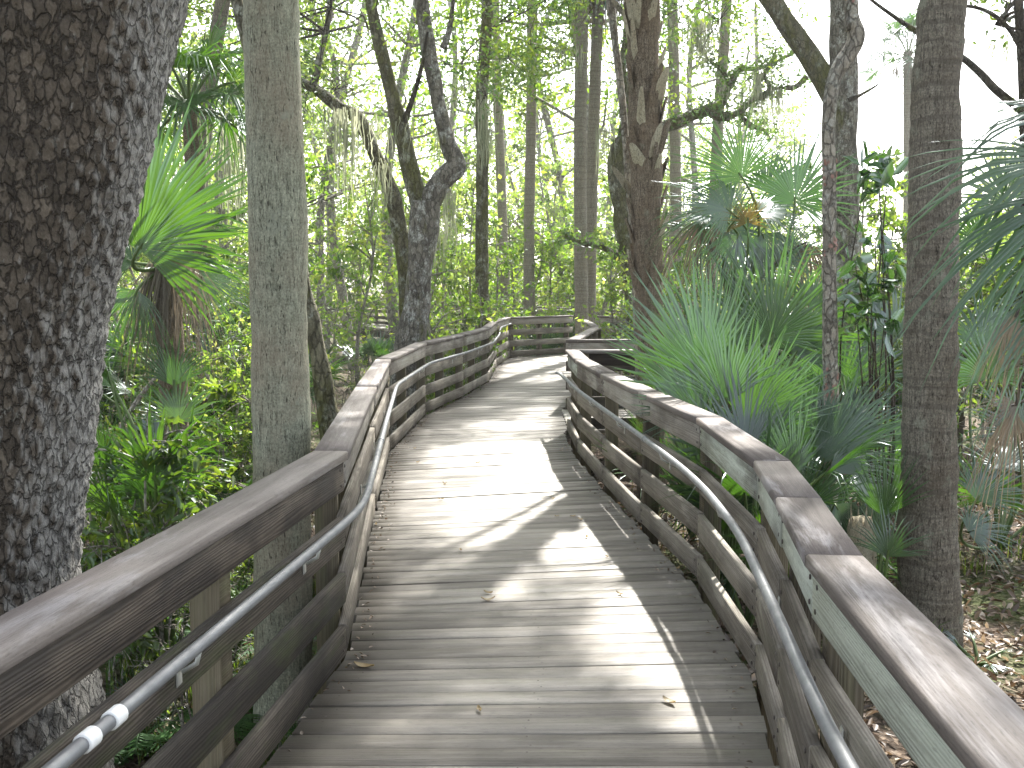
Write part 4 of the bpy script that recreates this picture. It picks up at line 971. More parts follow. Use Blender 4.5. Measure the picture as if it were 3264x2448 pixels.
b = P(1330, 640, 5.2); b[2] = G(b[0], b[1]); hd = P(1370, 330, 4.7)
root = thing('fan_palm', 'fan palm at the right edge, its blades reaching in front of the ringed trunk', 'palm', b)
m = MB(); tube(m, spline([b - [0, 0, .1], (b + hd) / 2 + [.05, 0, 0], hd], 6), np.linspace(.15, .12, 13), 12, disp=rough(.03, 9, 1)); m.part('trunk', M['boot'], root, smooth=True)
H = lambda *a, **k: hero(root, hd, *a, rng, **k)
H((1330, 195), (1145, 215), 4.2, nseg=20, spread=110, mat='frond', rb=.7, droop=.28, fuse=.4, face=(-.2, 0, 1.3), cup=.05)
H((1345, 235), (1165, 345), 3.9, nseg=18, spread=85, mat='frond', rb=.5, droop=.25, fuse=.4, face=(-.5, 0, .9), cup=.05)
H((1340, 150), (1200, 120), 4.5, nseg=20, spread=110, mat='frond', rb=.3, droop=.35, fuse=.4, face=(0, 0, 1.6))
H((1330, 290), (1205, 355), 4.4, nseg=18, spread=95, mat='frond', rb=.4, droop=.3, face=(-.3, 0, .9))
H((1350, 330), (1240, 440), 5.0, nseg=28, spread=100, mat='frond', rb=.2, droop=.3, face=(-.3, 0, .5))
H((1262, 385), (1222, 468), 6.0, nseg=26, spread=60, mat='dead', rb=.55, droop=.5, fuse=.3, face=(.2, 0, .3), ragged=.2, name='dead_frond')
H((1275, 395), (1262, 480), 5.8, nseg=22, spread=60, mat='dead', rb=.35, droop=.5, fuse=.3, face=(.2, 0, .3), ragged=.2, name='dead_frond')
H((1262, 500), (1205, 520), 6.0, nseg=26, spread=110, mat='dead', rb=.8, droop=.6, fuse=.3, face=(.2, 0, .8), ragged=.25, name='dead_frond')
H((1258, 510), (1245, 590), 6.0, nseg=22, spread=80, mat='dead', rb=.5, droop=.5, fuse=.3, face=(.2, 0, .4), ragged=.25, name='dead_frond')

DARK = [((1075, 470), (1070, 380), 10), ((1110, 420), (1085, 340), 10), ((1225, 470), (1222, 380), 8.0), ((1215, 430), (1240, 350), 9), ((1260, 540), (1235, 460), 8), ((1210, 620), (1255, 560), 7.4), ((1200, 660), (1250, 640), 7.2), ((1090, 560), (1120, 490), 8.6), ((1100, 610), (1070, 540), 7.8), ((1245, 250), (1210, 190), 9), ((1215, 300), (1190, 240), 9.5)]
for lab, sel, bx in (('dark palmetto clump in the shade left of the ringed palm trunk', (0, 1, 7, 8), (1090, 640, 8.8)), ('dark palmetto clump in the shade right of the ringed palm trunk', (2, 3, 4, 5, 6, 9, 10), (1240, 640, 8.2))):
    b = P(*bx); b[2] = G(b[0], b[1]); root = thing('palmetto', lab, 'palmetto', b)
    for k in sel:
        h, t, Y = DARK[k]; hero(root, b, h, t, Y, rng, nseg=32, spread=rng.uniform(140, 220), mat=['frond', 'frond_blue'][k % 2], rb=rng.uniform(.1, .5), droop=.2, face=(rng.normal(0, .3), 0, .5))
    palmetto(root, b, 5, rng, (.4, .8), (.45, .6), (30, 80), ('frond',), nseg=28, dead=1)
b = P(1077, 690, 5.9); b[2] = G(b[0], b[1]); root = thing('palmetto', 'small fresh palmetto at the foot of the ringed palm, beside a broken stump', 'palmetto', b)
hero(root, b, (1095, 640), (1098, 560), 5.9, rng, nseg=24, spread=110, mat='frond_bright', rb=.3, droop=.06, face=(-.3, 0, .2))
hero(root, b, (1100, 690), (1108, 630), 5.6, rng, nseg=24, spread=150, mat='frond', rb=.6, droop=.1, face=(-.2, 0, .3))
hero(root, b, (1088, 670), (1070, 600), 6.2, rng, nseg=22, spread=90, mat='frond', rb=.4, droop=.1, face=(.3, 0, .3))
b = D(1213, 812, -.42); root = thing('palmetto', 'tiny silvery palmetto seedling on the leaf litter at the lower right', 'palmetto', (b[0], b[1], G(b[0], b[1])))
palmetto(root, np.array(root.location), 5, rng, (.06, .16), (.10, .17), (20, 75), ('frond_blue',), nseg=14, spread=(80, 140))
# broken stump
b = P(1078, 700, 6.1); b[2] = G(b[0], b[1]); root = thing('tree_stump', 'splintered grey palm stump leaning beside the foot of the ringed palm', 'stump', b)
m = MB(); tp = P(1066, 640, 6.1); q = spline([b - [0, 0, .1], (b + tp) / 2, tp], 6)
def jag(pts, dirs, R):
    o = rough(.02, 8, 1)(pts, dirs, R); o[-1] -= R[-1] * rng.uniform(.1, .9, R.shape[1]); return o
tube(m, q, np.linspace(.10, .07, len(q)), 14, disp=jag, caps=True); m.part('trunk', M['boot_pale'], root)
m = MB()
for k in range(9):
    ph = k * .7; d = np.array([math.cos(ph), math.sin(ph), 0]) * .06; a = tp + d - [0, 0, .12]; s = np.array([-math.sin(ph), math.cos(ph), 0]) * .018; h = rng.uniform(.1, .24); m.add([a - s, a + s, a + d * .2 + [0, 0, h]], None, [[0, 1, 2]])
m.part('splinters', M['boot_pale'], root)

# magnolia-like sapling with big leaves
b = P(1090, 600, 7.8); b[2] = G(b[0], b[1]); root = thing('sapling', 'sapling with large glossy oval leaves left of the ringed palm trunk', 'sapling', b)
m = MB(); lm = MB()
for (u, v) in ((1072, 215), (1086, 200), (1090, 235), (1100, 215), (1062, 395), (1080, 380), (1092, 350), (1096, 400), (1075, 360), (1060, 330), (1100, 330), (1085, 300)):
    e = P(u, v, 7.6 + rng.normal(0, .15)); p = spline([b, (b + e) / 2 + rng.normal(size=3) * .1, e], 5); tube(m, p, np.linspace(.012, .004, len(p)), 5)
    n = 9; leaves(lm, e + rng.normal(size=(n, 3)) * .05, .17, .075, rng, True, up=.6, droop=.1)
m.part('stem', M['branch'], root, smooth=True); lm.part('foliage', M['leaf_gloss'], root, shift=False)

# ------------------------------------------------------------------ left side palms
b = P(195, 620, 6.8); b[2] = G(b[0], b[1]); hd = P(205, 330, 6.8)
root = thing('fan_palm', 'young fan palm with a hanging brown skirt, right of the big oak', 'palm', b)
m = MB(); tube(m, spline([b - [0, 0, .1], (b + hd) / 2 + [.08, 0, 0], hd], 6), np.linspace(.10, .085, 13), 12, disp=rough(.03, 9, 1)); m.part('trunk', M['boot'], root, smooth=True)
H = lambda *a, **k: hero(root, hd, *a, rng, **k)
H((172, 308), (243, 205), 6.3, nseg=44, spread=200, mat='frond_bright', rb=.6, droop=.06, face=(.1, 0, .4), fuse=.5)
H((172, 300), (205, 140), 6.7, nseg=44, spread=150, mat='frond', rb=.6, droop=.08, face=(-.1, 0, .4), fuse=.5)
H((165, 325), (110, 300), 6.8, nseg=34, spread=180, mat='frond_bright', rb=.4, droop=.15, face=(.2, 0, .8))
H((245, 340), (308, 385), 7.0, nseg=36, spread=110, mat='frond', rb=.7, droop=.1, face=(-.1, 0, .6))
H((228, 330), (285, 345), 7.2, nseg=34, spread=130, mat='frond_bright', rb=.3, droop=.2, face=(-.2, 0, .9))
H((170, 360), (145, 420), 6.6, nseg=30, spread=150, mat='frond', rb=.7, droop=.4, face=(.2, 0, .8))
H((190, 300), (240, 262), 7.3, nseg=34, spread=180, mat='frond', rb=.3, droop=.2, face=(0, 0, .8))
for (h, t_, w_) in (((212, 300), (203, 405), 50), ((222, 310), (226, 420), 45), ((200, 315), (170, 405), 60), ((230, 305), (250, 400), 50), ((208, 295), (215, 420), 80), ((190, 330), (180, 450), 50)):
    H(h, t_, 6.7, nseg=20, spread=w_, mat='dead', rb=rng.uniform(.05, .7), droop=.4, fuse=.25, face=(rng.normal(0, .4), 0, .3), ragged=.25, name='dead_frond')
b = np.array([*P(236, 500, 10.5)[:2], 0]); b[2] = G(b[0], b[1]); tp = P(234, 135, 10.5)
root = thing('palm_tree', 'short palm with a round crown of fans in front of the thin brown trunk', 'palm tree', b)
m = MB(); tube(m, spline([b - [0, 0, .1], (b + tp) / 2 + [.1, 0, 0], tp], 6), np.linspace(.09, .075, 13), 12, disp=rough(.02, 6, 1)); m.part('trunk', M['boot'], root, smooth=True)
palm_crown(root, tp, rng, n=17, R=.68, lp=.55, mat='frond_bright', dead=0, nseg=36)
for lab, bx, n, kw in (
    ('tall bright palmetto in front of the young fan palm with the brown skirt', (203, 600, 6.1), 13, dict(lp=(.9, 1.9), R=(.42, .58), el=(60, 88), mats=('frond', 'frond_bright'), spread=(100, 190), dead=2)), ('palmetto clump at the foot of the short round-crowned palm', (245, 560, 9.0), 12, dict(lp=(.8, 1.5), R=(.45, .6), el=(50, 85), mats=('frond', 'frond_bright'), spread=(120, 200), dead=1)),
    ('low green palmetto on the left bank beside the big oak', (175, 560, 8.0), 9, dict(lp=(.4, .8), R=(.4, .55), el=(35, 80), mats=('frond',), dead=2)),
    ('low palmetto below the brown skirt of the young fan palm', (250, 560, 8.6), 9, dict(lp=(.3, .7), R=(.35, .5), el=(30, 80), mats=('frond',), dead=1)),
    ('small blue-green palmetto in front of the curved fallen limb, left bank', (215, 690, 6.6), 7, dict(lp=(.2, .4), R=(.28, .4), el=(30, 80), mats=('frond_blue',))),
    ('spiky pale palmetto by the thick palm, just over the left railing', (285, 640, 6.6), 8, dict(lp=(.15, .4), R=(.25, .36), el=(40, 85), mats=('frond_blue', 'frond'), spread=(60, 120))),
    ('little palmetto directly behind the left cap rail, left of the thick palm', (170, 690, 5.6), 6, dict(lp=(.12, .25), R=(.2, .3), el=(40, 80), mats=('frond_blue',), spread=(60, 120))),
    ('pale green palmetto in the gap between thick palm and mossy leaning trunk', (430, 540, 11.0), 7, dict(lp=(.3, .5), R=(.35, .45), el=(40, 85), mats=('frond_bright',), spread=(60, 130)))):
    b = P(*bx); b[2] = G(b[0], b[1]); root = thing('palmetto', lab, 'palmetto', b); palmetto(root, b, n, rng, nseg=26, **kw)
# curved fallen limb
root, q, _ = trunk_tree('fallen_limb', 'dark curved dead limb arching down across the left bank', 'branch', [(301, 600, 8), (290, 570, 9), (277, 530, 10), (262, 507, 10), (243, 493, 9), (228, 478, 8), (212, 452, 8), (200, 438, 7)], 8.8, 'branch', seg=10, disp=rough(.012, 8, 1))
root, q, _ = trunk_tree('fallen_limb', 'thin grey broken stick leaning against the left bank by the big oak', 'branch', [(120, 600, 7), (150, 530, 6), (175, 490, 6), (200, 460, 4)], 7.6, 'slim', seg=8)

# ------------------------------------------------------------------ shrubs, saplings and the woods behind
def twig_plant(H, stems, rng, mat, ln, wd, dens, near=False, spread=.35, bark='slim', r0=.02, low=.25, sub=4, name='plant', bare=0.0):
    sm = MB(); lm = MB()
    for s_ in range(stems):
        ph = rng.uniform(0, 6.28); h = H * rng.uniform(.7, 1.05); lean = rng.uniform(.05, .3) * h if stems > 1 else rng.uniform(.02, .1) * h
        top = np.array([math.cos(ph) * lean, math.sin(ph) * lean, h]); st = np.array([math.cos(ph), math.sin(ph), 0]) * .04 * stems
        p = spline([st - [0, 0, .15], (st + top) * .35 + rng.normal(size=3) * .03 * h, (st + top) * .68 + rng.normal(size=3) * .03 * h, top], 6)
        tube(sm, p, np.linspace(r0, r0 * .2, len(p)), 6)
        nb = int(10 + 2.2 * h)
        for b_ in range(nb):
            f = rng.uniform(low, 1); i = min(int(f * (len(p) - 1)), len(p) - 1); a = p[i]; L = H * spread * (1.15 - .75 * f) * rng.uniform(.6, 1.2)
            d = unit(np.array([*rng.normal(size=2), rng.uniform(.1, .9)])); e = a + d * L; mid = (a + e) / 2 + [0, 0, .08 * L] + rng.normal(size=3) * .06 * L; bp = spline([a, mid, e], 4); tube(sm, bp, np.linspace(r0 * .4, .003, len(bp)), 4)
            for k in range(sub):
                j = rng.integers(2, len(bp)); e2 = bp[j] + unit(rng.normal(size=3) + d * .8) * L * rng.uniform(.25, .5); tp = np.array([bp[j], (bp[j] + e2) / 2 + rng.normal(size=3) * .02, e2]); tube(sm, tp, [r0 * .18 + .001, .003, .002], 3)
                if rng.uniform() < bare: continue
                n = rng.poisson(dens); t = rng.uniform(.2, 1.1, n)[:, None]; leaves(lm, bp[j] * (1 - t) + e2 * t + rng.normal(size=(n, 3)) * .05 * L, ln, wd, rng, near, rnd=rng.uniform(.2, .8), up=.5)
    return sm.build(name + '_stem', M[bark], mesh_only=True), lm.build(name + '_foliage', M[mat], mesh_only=True)

def proto(name, meshes, kids=('stem', 'foliage')): return (name, meshes, kids)
def place(pr_, label, cat, x, y, s, group=None, rz=None, z=None):
    nm, ms, kids = pr_; root = thing(nm, label, cat, (x, y, G(x, y) if z is None else z), random.uniform(0, 6.28) if rz is None else rz, group); root.scale = (s, s, s * random.uniform(.9, 1.12))
    for me, k in zip(ms, kids):
        o = bpy.data.objects.new(k, me); COL.objects.link(o); o.parent = root
    return root

rng = np.random.default_rng(31)
SHR = [proto('shrub', twig_plant(1.5, 5, rng, 'leaf_mid', .062, .026, 9, near=True, name='shrub', r0=.014)),
      proto('shrub', twig_plant(1.9, 4, rng, 'leaf_yellow', .06, .03, 6, near=True, name='spring_shrub', r0=.014)),
      proto('shrub', twig_plant(1.3, 6, rng, 'leaf_mid', .07, .026, 8, near=True, name='dark_shrub', r0=.012)),
      proto('shrub', twig_plant(1.6, 8, rng, 'leaf_yellow', .05, .025, 2, near=True, bare=.75, name='twiggy_shrub', r0=.012))]
SAP = [proto('sapling', twig_plant(5.5, 1, rng, 'leaf_yellow', .115, .065, 12, spread=.26, name='spring_sapling', r0=.045)),
      proto('sapling', twig_plant(4.2, 1, rng, 'leaf_spring', .12, .06, 13, spread=.3, name='green_sapling', r0=.04)),
      proto('sapling', twig_plant(7.5, 1, rng, 'leaf_pale', .17, .09, 13, spread=.24, name='pale_sapling', r0=.06, low=.2)),
      proto('sapling', twig_plant(6.5, 2, rng, 'leaf_spring', .15, .075, 11, spread=.26, name='tall_sapling', r0=.05, low=.15)),
      proto('sapling', twig_plant(8.5, 1, rng, 'leaf_yellow', .17, .09, 12, spread=.22, name='high_sapling', r0=.06, low=.15))]
def wx(u, Y): return (u - 634.5) / F * Y
# placed ones (u, depth, proto, scale, label)
for lab, u, Y, k, s in (
    ('low yellow-green shrub left of the forked oak, below the far boardwalk', 455, 20.0, 1, .6),
    ('brown twiggy bush below the far boardwalk, left of the forked oak', 440, 14.0, 3, .8), ('bare twiggy bush beside the mossy leaning trunk', 470, 16.5, 3, .8), ('twiggy bush in front of the far boardwalk piles', 410, 17.5, 3, .8),
    ('bright green shrub just right of the forked oak trunk', 570, 19.0, 0, 1.2), ('leafy green shrub between forked oak and straight dark trunk', 552, 17.0, 0, 1.0),
    ('low shrub on the left bank under the curved limb', 285, 10.0, 1, .75), ('shrub behind the young fan palm with the brown skirt', 290, 12.0, 1, 1.2), ('leafy shrub beside the big oak on the left bank', 130, 9.0, 2, .8),
    ('green shrub behind the short round-crowned palm', 250, 14.0, 0, 1.5), ('small leafy shrub at the base of the thick left palm', 300, 7.2, 0, .5),
    ('leafy shrub hiding the foot of the young fan palm with the brown skirt', 200, 6.1, 0, 1.35), ('leafy shrub at the foot of the short round-crowned palm', 240, 9.6, 2, 1.3), ('spring shrub left of the thick palm, below the fan frond', 270, 8.4, 1, 1.05), ('green shrub on the left bank hugging the big oak', 150, 6.0, 0, .7), ('tall green shrub between thick palm and short round-crowned palm', 295, 11.0, 0, 1.6),
    ('twiggy low bush over the left cap rail', 225, 5.6, 3, .6),
    ('shrub spilling over the far railing right of the two slender palms', 790, 24.5, 0, 1.3), ('spring shrub behind the shaggy palm trunk', 835, 18.0, 1, 1.4),
    ('broad shrub behind the large grey oak', 1085, 17.5, 2, 2.0), ('leafy shrub right of the large grey oak trunk', 1100, 14.5, 0, 1.8), ('spring shrub left of the large grey oak trunk', 1000, 17.0, 1, 1.6), ('leafy shrub behind the fan palm at the right edge', 1240, 11.5, 2, 1.6), ('green shrub right of the ringed palm trunk', 1215, 12.5, 0, 1.9), ('low shrub behind the ringed palm', 1160, 10.5, 2, 1.2)):
    place(SHR[k], lab, 'shrub', wx(u, Y), Y, s)
for lab, u, Y, k, s in (
    ('green sapling in front of the short round-crowned palm', 245, 8.8, 1, .58), ('thin spring sapling on the left bank beside the thick palm', 285, 9.2, 0, .4),
    ('green sapling with whorled leaves in front of the straight dark trunk', 592, 20.3, 1, .62), ('spring-green sapling left of the forked oak, above the far boardwalk', 440, 18.5, 0, .9), ('yellow sapling behind the thick left palm', 395, 22.0, 0, 1.0),
    ('green sapling between forked oak and slender straight palm', 625, 25.0, 1, 1.0), ('spring sapling beside the two slender palms', 690, 30.0, 0, 1.1), ('yellow sapling behind the shaggy palm', 775, 19.5, 0, .9), ('leafy sapling right of the large grey oak', 1095, 19.0, 1, 1.0), ('pale sapling at the far right edge against the sky', 1240, 18.0, 0, .95)):
    place(SAP[k], lab, 'sapling', wx(u, Y), Y, s)
rows = [(17, 24, 16, (0, 1), (.8, 1.2)), (25, 33, 30, (0, 1, 3, 2), (.9, 1.3)), (34, 45, 42, (2, 3, 4, 0), (.9, 1.35)), (46, 64, 52, (2, 3, 4), (1.1, 1.7))]
LABS = ['spring-green sapling standing in the woods behind the boardwalk', 'green bushy sapling standing in the woods behind the boardwalk', 'pale thin-leaved sapling in the far woods', 'tall green double-stemmed sapling in the far woods', 'high yellow-green sapling in the far woods']
path_clear = lambda x, y: not (-1.6 < x < 2.6 and y < 26.5)
for (y0, y1, n, ks, sr) in rows:
    for i in range(n):
        for _ in range(20):
            Y = rng.uniform(y0, y1); u = (i + rng.uniform(0, 1)) / n * 1500 - 115; x = wx(u, Y)
            if (abs(u - 1110) < 125 and Y > 22) or (380 < u < 500 and Y < 40): continue
            if path_clear(x, Y) and not (abs(Y - np.interp(x, [-12, -8.7, -4.2, -.4, 2.9, 4.4], [50, 46.5, 39, 36, 28, 26.5]) - .8) < 1.6): break
        else: continue
        k = int(rng.choice(ks)); s = rng.uniform(*sr); s = s * (.6 if 1000 < u < 1200 and Y > 20 else 1)
        place(SAP[k], LABS[k], 'sapling', x, Y, s, group=['spring-green saplings in the woods', 'green saplings in the woods', 'pale saplings in the far woods', 'double-stemmed saplings in the far woods', 'high saplings in the far woods'][k])
SLAB = ['green shrub among the trees behind the boardwalk', 'spring-green shrub among the trees behind the boardwalk', 'narrow-leaved shrub among the trees behind the boardwalk', 'bare twiggy shrub among the trees behind the boardwalk']
for i in range(95):
    for _ in range(20):
        Y = rng.uniform(11, 42); u = rng.uniform(-40, 1310); x = wx(u, Y)
        if 370 < u < 505: continue
        if path_clear(x, Y) and not (0 < x < 5.4 and 11 < Y < 15) and not (abs(Y - np.interp(x, [-12, -8.7, -4.2, -.4, 2.9, 4.4], [50, 46.5, 39, 36, 28, 26.5]) - .8) < 1.6): break
    k = int(rng.integers(0, 4)); place(SHR[k], SLAB[k], 'shrub', x, Y, rng.uniform(.7, 1.5), group=['green shrubs in the woods', 'spring-green shrubs in the woods', 'leafy shrubs in the woods', 'twiggy shrubs in the woods'][k])
# palmettos scattered in the woods
root = thing('palmetto', 'palmetto growing among the trees behind the boardwalk', 'palmetto', (wx(700, 26), 30.0, G(wx(700, 26), 30.0)), group='palmettos in the woods')
m = MB()
bs = np.array(root.location)
for i in range(14):
    ph = i * 2.4; e = math.radians(rng.uniform(25, 80)); d = np.array([math.cos(ph) * math.cos(e), math.sin(ph) * math.cos(e), math.sin(e)]); hub = bs + d * rng.uniform(.5, 1.0); side = np.array([-math.sin(ph), math.cos(ph), 0])
    petiole(m, bs, hub, d); fan(m, hub, d, np.cross(side, d), rng.uniform(.5, .7), rng, nseg=24, spread=220, rb=rng.uniform(.2, .9))
m.part('fronds', [M['frond'], M['petiole']], root, shift=False)
for i in range(26):
    for _ in range(20):
        Y = rng.uniform(12, 34); u = rng.uniform(-20, 1290); x = wx(u, Y)
        if path_clear(x, Y) and not (0 < x < 5.4 and 11 < Y < 15): break
    dup(root, (x, Y, G(x, Y)), rng.uniform(0, 6.28), rng.uniform(.8, 1.4))
# tall far trunks with crowns
far_trees = []
for k in range(4):
    H_ = 15 + k; m = MB(); p = spline([(0, 0, -.3), (rng.normal(0, .3), rng.normal(0, .3), H_ * .4), (rng.normal(0, .6), rng.normal(0, .6), H_ * .75), (rng.normal(0, .8), 0, H_)], 7); tube(m, p, np.linspace(.2, .07, len(p)), 9, disp=rough(.03, 3, .6)); 
    lm = MB(); c, pos, rv = clumps((0, 0, H_ * .64), (3.4, 3.4, H_ * .36), 50, 48, .6, rng); leaves(lm, pos, .22, .11, rng, rnd=rv)
    for i in rng.permutation(50)[:18]:
        e = c[i]; a = p[int(np.clip(np.searchsorted(p[:, 2], e[2] - 1.2), 3, len(p) - 1))]; tube(m, spline([a, (a + e) / 2 + rng.normal(size=3) * .3, e], 4), np.linspace(.06, .012, 9), 4)
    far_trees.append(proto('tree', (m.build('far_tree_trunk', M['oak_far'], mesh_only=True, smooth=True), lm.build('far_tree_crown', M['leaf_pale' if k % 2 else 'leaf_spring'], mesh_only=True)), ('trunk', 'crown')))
for i in range(46):
    for _ in range(30):
        Y = rng.uniform(27, 66); u = (i + rng.uniform(0, 1)) / 46 * 1560 - 140; x = wx(u, Y)
        if not (abs(u - 1100) < 70 + 4.5 * F / Y) and not (abs(Y - np.interp(x, [-12, -8.7, -4.2, -.4, 2.9, 4.4], [50, 46.5, 39, 36, 28, 26.5]) - .8) < 1.6): break
    else: continue
    k = int(rng.integers(0, 4)); place(far_trees[k], ['tall green-crowned tree in the far woods', 'tall pale-crowned tree in the far woods'][k % 2], 'tree', x, Y, rng.uniform(.75, 1.1), group=['green-crowned trees in the far woods', 'pale-crowned trees in the far woods'][k % 2])
for lab, x, y, k, s in (('tree over the right bank, mostly above the view, right of the ringed palm', 8.5, 9.0, 0, .8), ('tree on the left bank, mostly above the view, behind the big oak', -7.0, 11.0, 2, .8), ('tree left of the reddish leaning palm', -9.5, 19.0, 1, .85), ('tree on the right bank behind the dark slim trunk', 14.0, 20.0, 2, .85)):
    place(far_trees[k], lab, 'tree', x, y, s)
# far-off woods as one mass
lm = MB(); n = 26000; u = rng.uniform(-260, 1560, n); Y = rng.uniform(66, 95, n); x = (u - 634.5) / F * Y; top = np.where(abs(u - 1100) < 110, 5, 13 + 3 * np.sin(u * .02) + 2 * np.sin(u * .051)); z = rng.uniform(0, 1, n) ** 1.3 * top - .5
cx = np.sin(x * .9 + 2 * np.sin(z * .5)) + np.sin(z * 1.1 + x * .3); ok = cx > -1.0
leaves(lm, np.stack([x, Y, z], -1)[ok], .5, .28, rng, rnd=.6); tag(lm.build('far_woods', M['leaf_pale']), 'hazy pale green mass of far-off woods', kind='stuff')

# ------------------------------------------------------------------ spanish moss
def moss_mesh(L, n, rng):
    m = MB()
    for i in range(n):
        a = np.array([rng.normal(0, .16), rng.normal(0, .12), rng.normal(0, .05)]); l = L * rng.uniform(.35, 1); k = 7; t = np.linspace(0, 1, k); w_ = rng.uniform(.006, .013)
        p = a + np.stack([np.cumsum(rng.normal(0, .018, k)), np.cumsum(rng.normal(0, .018, k)), -t * l], -1); s = np.array([math.cos(i), math.sin(i), 0]) * w_; sc = (1 - t * .7)[:, None]
        v = np.stack([p - s * sc, p + s * sc], 1).reshape(-1, 3); b_ = np.arange(k - 1)[:, None] * 2; m.add(v, b_ + [0, 1, 3, 2], rnd=rng.uniform(0, 1))
    return m.build('spanish_moss', M['moss'], mesh_only=True)
MM = [moss_mesh(.9, 40, rng), moss_mesh(.6, 36, rng), moss_mesh(1.3, 50, rng)]
MOSS = [(545, 160, 20), (558, 120, 20), (598, 125, 21.4), (602, 160, 21.4), (575, 95, 20), (560, 240, 18), (540, 270, 17), (858, 25, 20), (866, 30, 20), (875, 20, 20.5), (905, 110, 21.8), (940, 90, 21.8), (962, 112, 21.8), (1240, 55, 14), (285, 150, 13), (295, 170, 14), (410, 140, 16), (425, 138, 16), (470, 205, 16), (480, 150, 15.5), (750, 160, 21.7), (705, 60, 23), (630, 70, 23)]
for i, (u, v, Y) in enumerate(MOSS):
    o = bpy.data.objects.new('spanish_moss', MM[i % 3]); COL.objects.link(o); o.location = [float(c) for c in P(u, v, Y)]; o.rotation_euler = (0, 0, i * 1.3); s = .8 + .5 * ((i * 7) % 5) / 5; o.scale = (s, s, s)
    tag(o, 'grey-green beard of spanish moss hanging from a tree limb', 'spanish moss', 'spanish moss beards hanging from the limbs')

# ------------------------------------------------------------------ ground cover
def litter(n, box, rng, ln, wd):
    x = rng.uniform(box[0], box[1], n); y = rng.uniform(box[2], box[3], n); return np.stack([x, y, gz(x, y) + rng.uniform(.005, .04, n)], -1)
lm = MB()
for n, box in ((15000, (.9, 6, 1.5, 11)), (9000, (-7, -.7, 1.5, 14)), (3000, (-.8, 1.2, 1, 12))):
    pos = litter(n, box, rng, 0, 0); leaves(lm, pos, .075, .03, rng, True, up=1.6, droop=-.1)
tag(lm.build('leaf_litter', M['litter']), 'brown dead leaves strewn over the ground', kind='stuff')
gm = MB()
for i in range(620):
    side = rng.uniform() < .8
    x, y = (rng.uniform(-5.5, -1.0), rng.uniform(2.3, 13)) if side else (rng.uniform(1.3, 5), rng.uniform(5, 13))
    if mnoise.noise(Vector((x * .8, y * .8, 3))) < -.22: continue
    n = int(rng.integers(14, 34)); c = np.array([x, y, G(x, y)]); h = rng.uniform(.10, .28); ph = rng.uniform(0, 6.28, n); ln_ = h * rng.uniform(.6, 1.2, n); out = rng.uniform(.1, .7, n)
    b_ = c + np.stack([rng.normal(0, .05, n), rng.normal(0, .05, n), np.zeros(n)], -1); d = np.stack([np.cos(ph), np.sin(ph), np.zeros(n)], -1); s = np.stack([-np.sin(ph), np.cos(ph), np.zeros(n)], -1) * .004
    p1 = b_ + d * (out * ln_ * .35)[:, None] + np.array([0, 0, 1]) * (ln_ * .7)[:, None]; p2 = b_ + d * (out * ln_)[:, None] + np.array([0, 0, 1]) * (ln_ * (1 - out * .35))[:, None]
    v = np.stack([b_ - s, b_ + s, p1 + s, p1 - s, p2], 1).reshape(-1, 3); k = np.arange(n)[:, None] * 5
    gm.add(v, k + [0, 1, 2, 3], k + [3, 2, 4], rnd=np.repeat(rng.uniform(0, 1, n), 5))
tag(gm.build('grass', M['grass']), 'tufts of grass on the forest floor', kind='stuff')
def fern_mesh(rng):
    m = MB()
    for i in range(7):
        ph = i * .9 + rng.normal(0, .2); d = np.array([math.cos(ph), math.sin(ph), 0]); s = np.array([-math.sin(ph), math.cos(ph), 0]); L = rng.uniform(.28, .42); t = np.linspace(.05, 1, 17)
        p = d * (t * L)[:, None] + np.array([0, 0, 1.]) * (.2 * np.sin(t * 2.3))[:, None]; tube(m, p, .0025, 3, rnd=.3)
        for sg in (-1, 1):
            w_ = .085 * np.sin(np.clip(t * 3.0, 0, math.pi)) ** .7 + .012
            tip = p + s * sg * w_[:, None] + d * .02 - np.array([0, 0, .012]); v = np.stack([p - d * .009, p + (tip - p) * .5 - d * .011, tip, p + (tip - p) * .5 + d * .011, ], 1).reshape(-1, 3); m.add(v, np.arange(len(t) * 4).reshape(-1, 4), rnd=rng.uniform(.2, .9))
    return m.build('fern', M['fern'], mesh_only=True)
FM = [fern_mesh(rng), fern_mesh(rng)]
for i, (u, v) in enumerate([(215, 800), (190, 812), (230, 845), (250, 790), (330, 880), (320, 860), (310, 910), (345, 835), (200, 860), (160, 800), (290, 905), (140, 850), (355, 700), (240, 720), (150, 940), (180, 930), (335, 920)]):
    c = D(u, v, -.85); o = bpy.data.objects.new('fern', FM[i % 2]); COL.objects.link(o); o.location = (c[0], c[1], G(c[0], c[1])); o.rotation_euler = (0, 0, i * 1.7); s = .7 + .1 * (i % 4); o.scale = (s, s, s)
    tag(o, 'small green fern on the ground under the left railing', 'fern', 'ferns under the left railing')
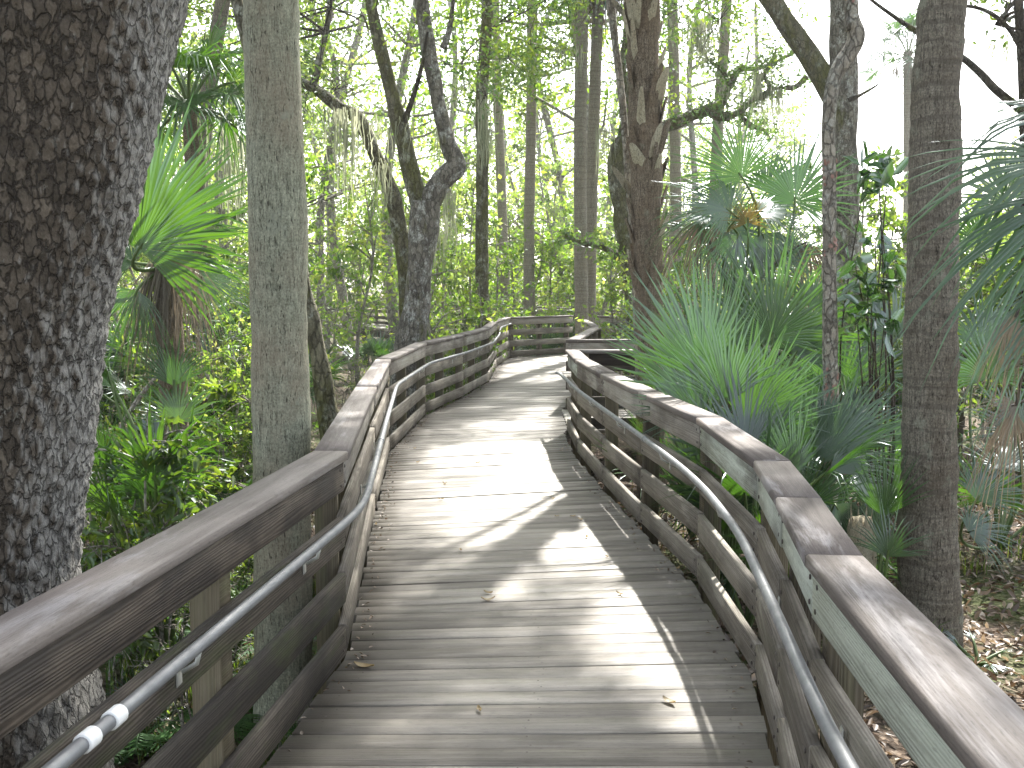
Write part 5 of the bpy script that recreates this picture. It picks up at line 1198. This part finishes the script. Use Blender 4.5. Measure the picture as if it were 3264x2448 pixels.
# leaves fallen on the deck
DL = [(605, 744, 'curled'), (451, 826, 'long'), (829, 870, 'pale'), (944, 855, ''), (768, 737, ''), (571, 682, ''), (727, 666, ''), (719, 644, ''), (710, 640, ''), (752, 690, ''), (592, 574, ''), (551, 600, ''), (518, 573, ''), (547, 619, ''), (685, 618, ''), (690, 640, ''), (480, 555, ''), (514, 556, ''), (466, 650, ''), (605, 735, ''), (840, 705, ''), (594, 880, ''), (560, 520, ''), (548, 535, ''), (626, 508, ''), (612, 560, ''), (660, 600, ''), (498, 600, ''), (735, 742, ''), (445, 860, '')]
def fallen(u, v, rng, L):
    c = D(u, v, .006); m = MB(); n = 7; t = np.linspace(0, 1, n); ph = rng.uniform(0, 6.28); d = np.array([math.cos(ph), math.sin(ph), 0]); s = np.array([-math.sin(ph), math.cos(ph), 0]); w_ = L * .22 * np.sin(np.clip(t, .03, .97) * math.pi) ** .8; cv = rng.uniform(.1, .3) * L
    p = d * ((t - .5) * L)[:, None] + np.array([0, 0, 1.]) * (cv * (2 * t - 1) ** 2)[:, None]; l = p + s * w_[:, None] + [0, 0, .006]; r_ = p - s * w_[:, None] + [0, 0, .006]
    b_ = np.arange(n - 1)[:, None] * 3; m.add(np.stack([l, p, r_], 1).reshape(-1, 3), np.concatenate([b_ + [0, 1, 4, 3], b_ + [1, 2, 5, 4]]), rnd=rng.uniform(0, 1)); o = m.build('fallen_leaf', M['tan_leaf'], smooth=True); o.location = [float(x) for x in c]; return o
WH = {0: 'tan curled leaf lying mid-deck by itself, largest of the fallen leaves there', 1: 'long tan leaf at the left deck edge by the second railing joint', 2: 'pale leaf on the near right of the deck in the sunlight', 3: 'small leaf at the lower right deck edge beside the railing', 4: 'tan leaf on the edge of the railing shadow, right side of the deck'}
for i, (u, v, _) in enumerate(DL[:22]):
    o = fallen(u, v, rng, [.075, .10, .07, .05, .05][i] if i < 5 else rng.uniform(.03, .055)); tag(o, WH.get(i, 'small dry tan leaf lying on the deck planks'), 'leaf', 'fallen leaves on the deck')

# bits of bark and leaf caught along the deck edges
lm = MB(); n = 600; y = rng.uniform(2.8, 22, n); sd = rng.uniform(0, 1, n) < .6
x = np.where(sd, [interp(xL, v) for v in y] + np.abs(rng.normal(.03, .035, n)) + .02, [interp(xR, v) for v in y] - np.abs(rng.normal(.0, .05, n)) - .01); ok = ~((~sd) & (y > 11.5))
leaves(lm, np.stack([x, y, rng.uniform(.005, .012, n)], -1)[ok], .026, .012, rng, True, up=2.5, droop=0)
tag(lm.build('leaf_debris', M['litter']), 'crumbs of dry leaf and bark gathered along the deck edges', kind='stuff')
